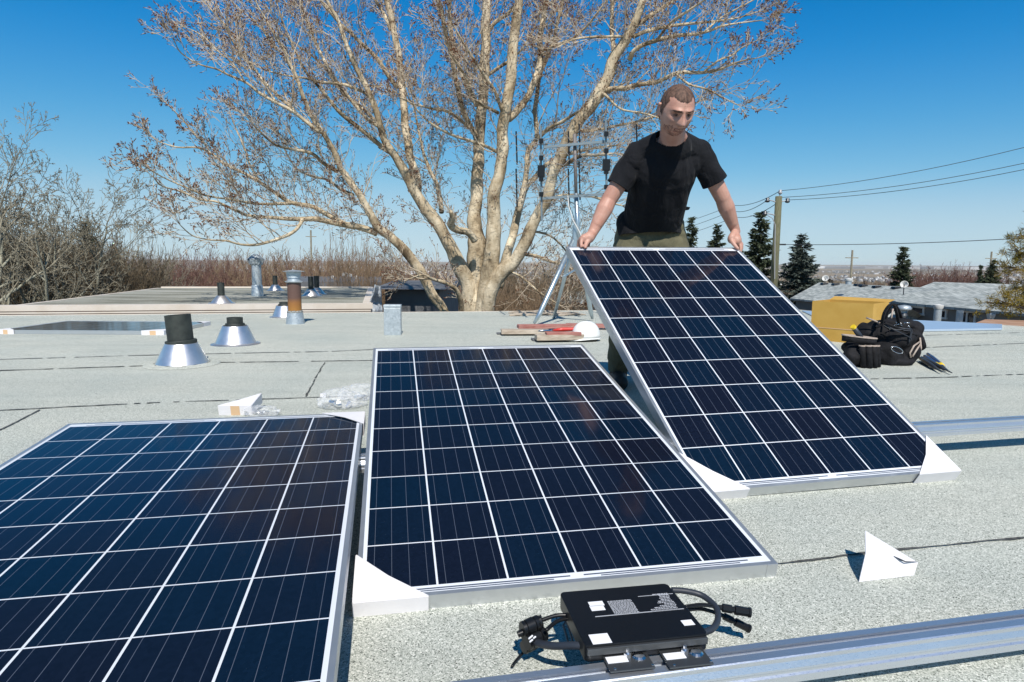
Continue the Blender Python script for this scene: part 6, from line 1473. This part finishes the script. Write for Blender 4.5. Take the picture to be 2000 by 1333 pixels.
# trousers
bm = bmesh.new()
capsule(bm, pel + Vector((-.075, 0, .03)), pel + Vector((.075, 0, .03)), .125, .125, 22, (Vector((0, 1, 0)), .84)); capsule(bm, pel + Vector((-.06, 0, -.05)), pel + Vector((.06, 0, -.05)), .135, .135, 22, (Vector((0, 1, 0)), .88))
for h_, k_, a_ in ((hipR, knR, anR), (hipL, knL, anL)):
    capsule(bm, h_ + Vector((0, 0, .0)), k_, .112, .082, 20); capsule(bm, k_, a_ + Vector((0, 0, .02)), .082, .070, 20)
def tdr(c):
    n1 = noise.noise(Vector((c.x * 12, c.y * 8, c.z * 14))); cx = hipR if c.x < pel.x else hipL; r = Vector((c.x - cx.x, c.y - cx.y - .02, 0)); r = r.normalized() if r.length > 1e-4 else Vector((0, 1, 0))
    f_ = math.sin(c.z * 75 + (c.x - pel.x) * 28 * (1 if c.x < pel.x else -1) + n1 * 5) * .0045 * max(.25, 1 - abs(c.z - hipR.z + .03) * 6) ; return c + r * (n1 * .008 + f_)
fuse('trousers', bm, .0075, 3, M['olive'], man, post=tdr, clip=lambda c: c.z > pel.z + .075 or c.z < .085)
mb = MB(); belt = []
for i in range(33): a = i / 32 * 6.283; belt.append(pel + Vector((.175 * math.cos(a), .118 * math.sin(a), .040)))
mb.tube(belt, .016, 8, cap=False); mb.build('belt', M['boot'], man, smooth=True)
mb = MB(); q = W(1337, 409, 3.66); mb.hexa([q + Vector(v) for v in ((-.03, -.02, -.012), (.022, -.012, -.004), (.022, .012, -.004), (-.03, .02, -.012))], [q + Vector(v) for v in ((-.03, -.02, .02), (.030, -.010, .010), (.030, .012, .010), (-.03, .02, .02))]); mb.build('tool_clip', M['boot'], man)
for a_, dx in ((anR, -.02), (anL, .03)):
    bm = bmesh.new(); f0 = Vector((a_.x, a_.y, 0)); dr = Vector((dx, -.2, 0)); capsule(bm, f0 + Vector((0, .04, .055)), f0 + dr * .9 + Vector((0, 0, .045)), .052, .046, 16); capsule(bm, f0 + Vector((0, .0, .06)), f0 + Vector((0, .01, .16)), .054, .058, 16)
    def sole(c): c = c.copy(); c.z = max(c.z, .002); return c
    fuse('boot', bm, .006, 2, M['boot'], man, post=sole)
print('done')
# ------------------------------------------------------------------ thin air haze over the valley
mb = MB(); mb.box((0, 6500, -20), (30000, 19000, 150)); o = mb.build('haze', None, None)
mz = bpy.data.materials.new('haze_air'); mz.use_nodes = True; nt = mz.node_tree; nt.nodes.clear()
vo = nt.nodes.new('ShaderNodeVolumePrincipled'); vo.inputs['Color'].default_value = (0.92, 0.96, 1.0, 1); vo.inputs['Density'].default_value = 4.5e-5; vo.inputs['Anisotropy'].default_value = -0.15
ou = nt.nodes.new('ShaderNodeOutputMaterial'); nt.links.new(vo.outputs[0], ou.inputs['Volume']); o.data.materials.append(mz); tag(o, kind='stuff')
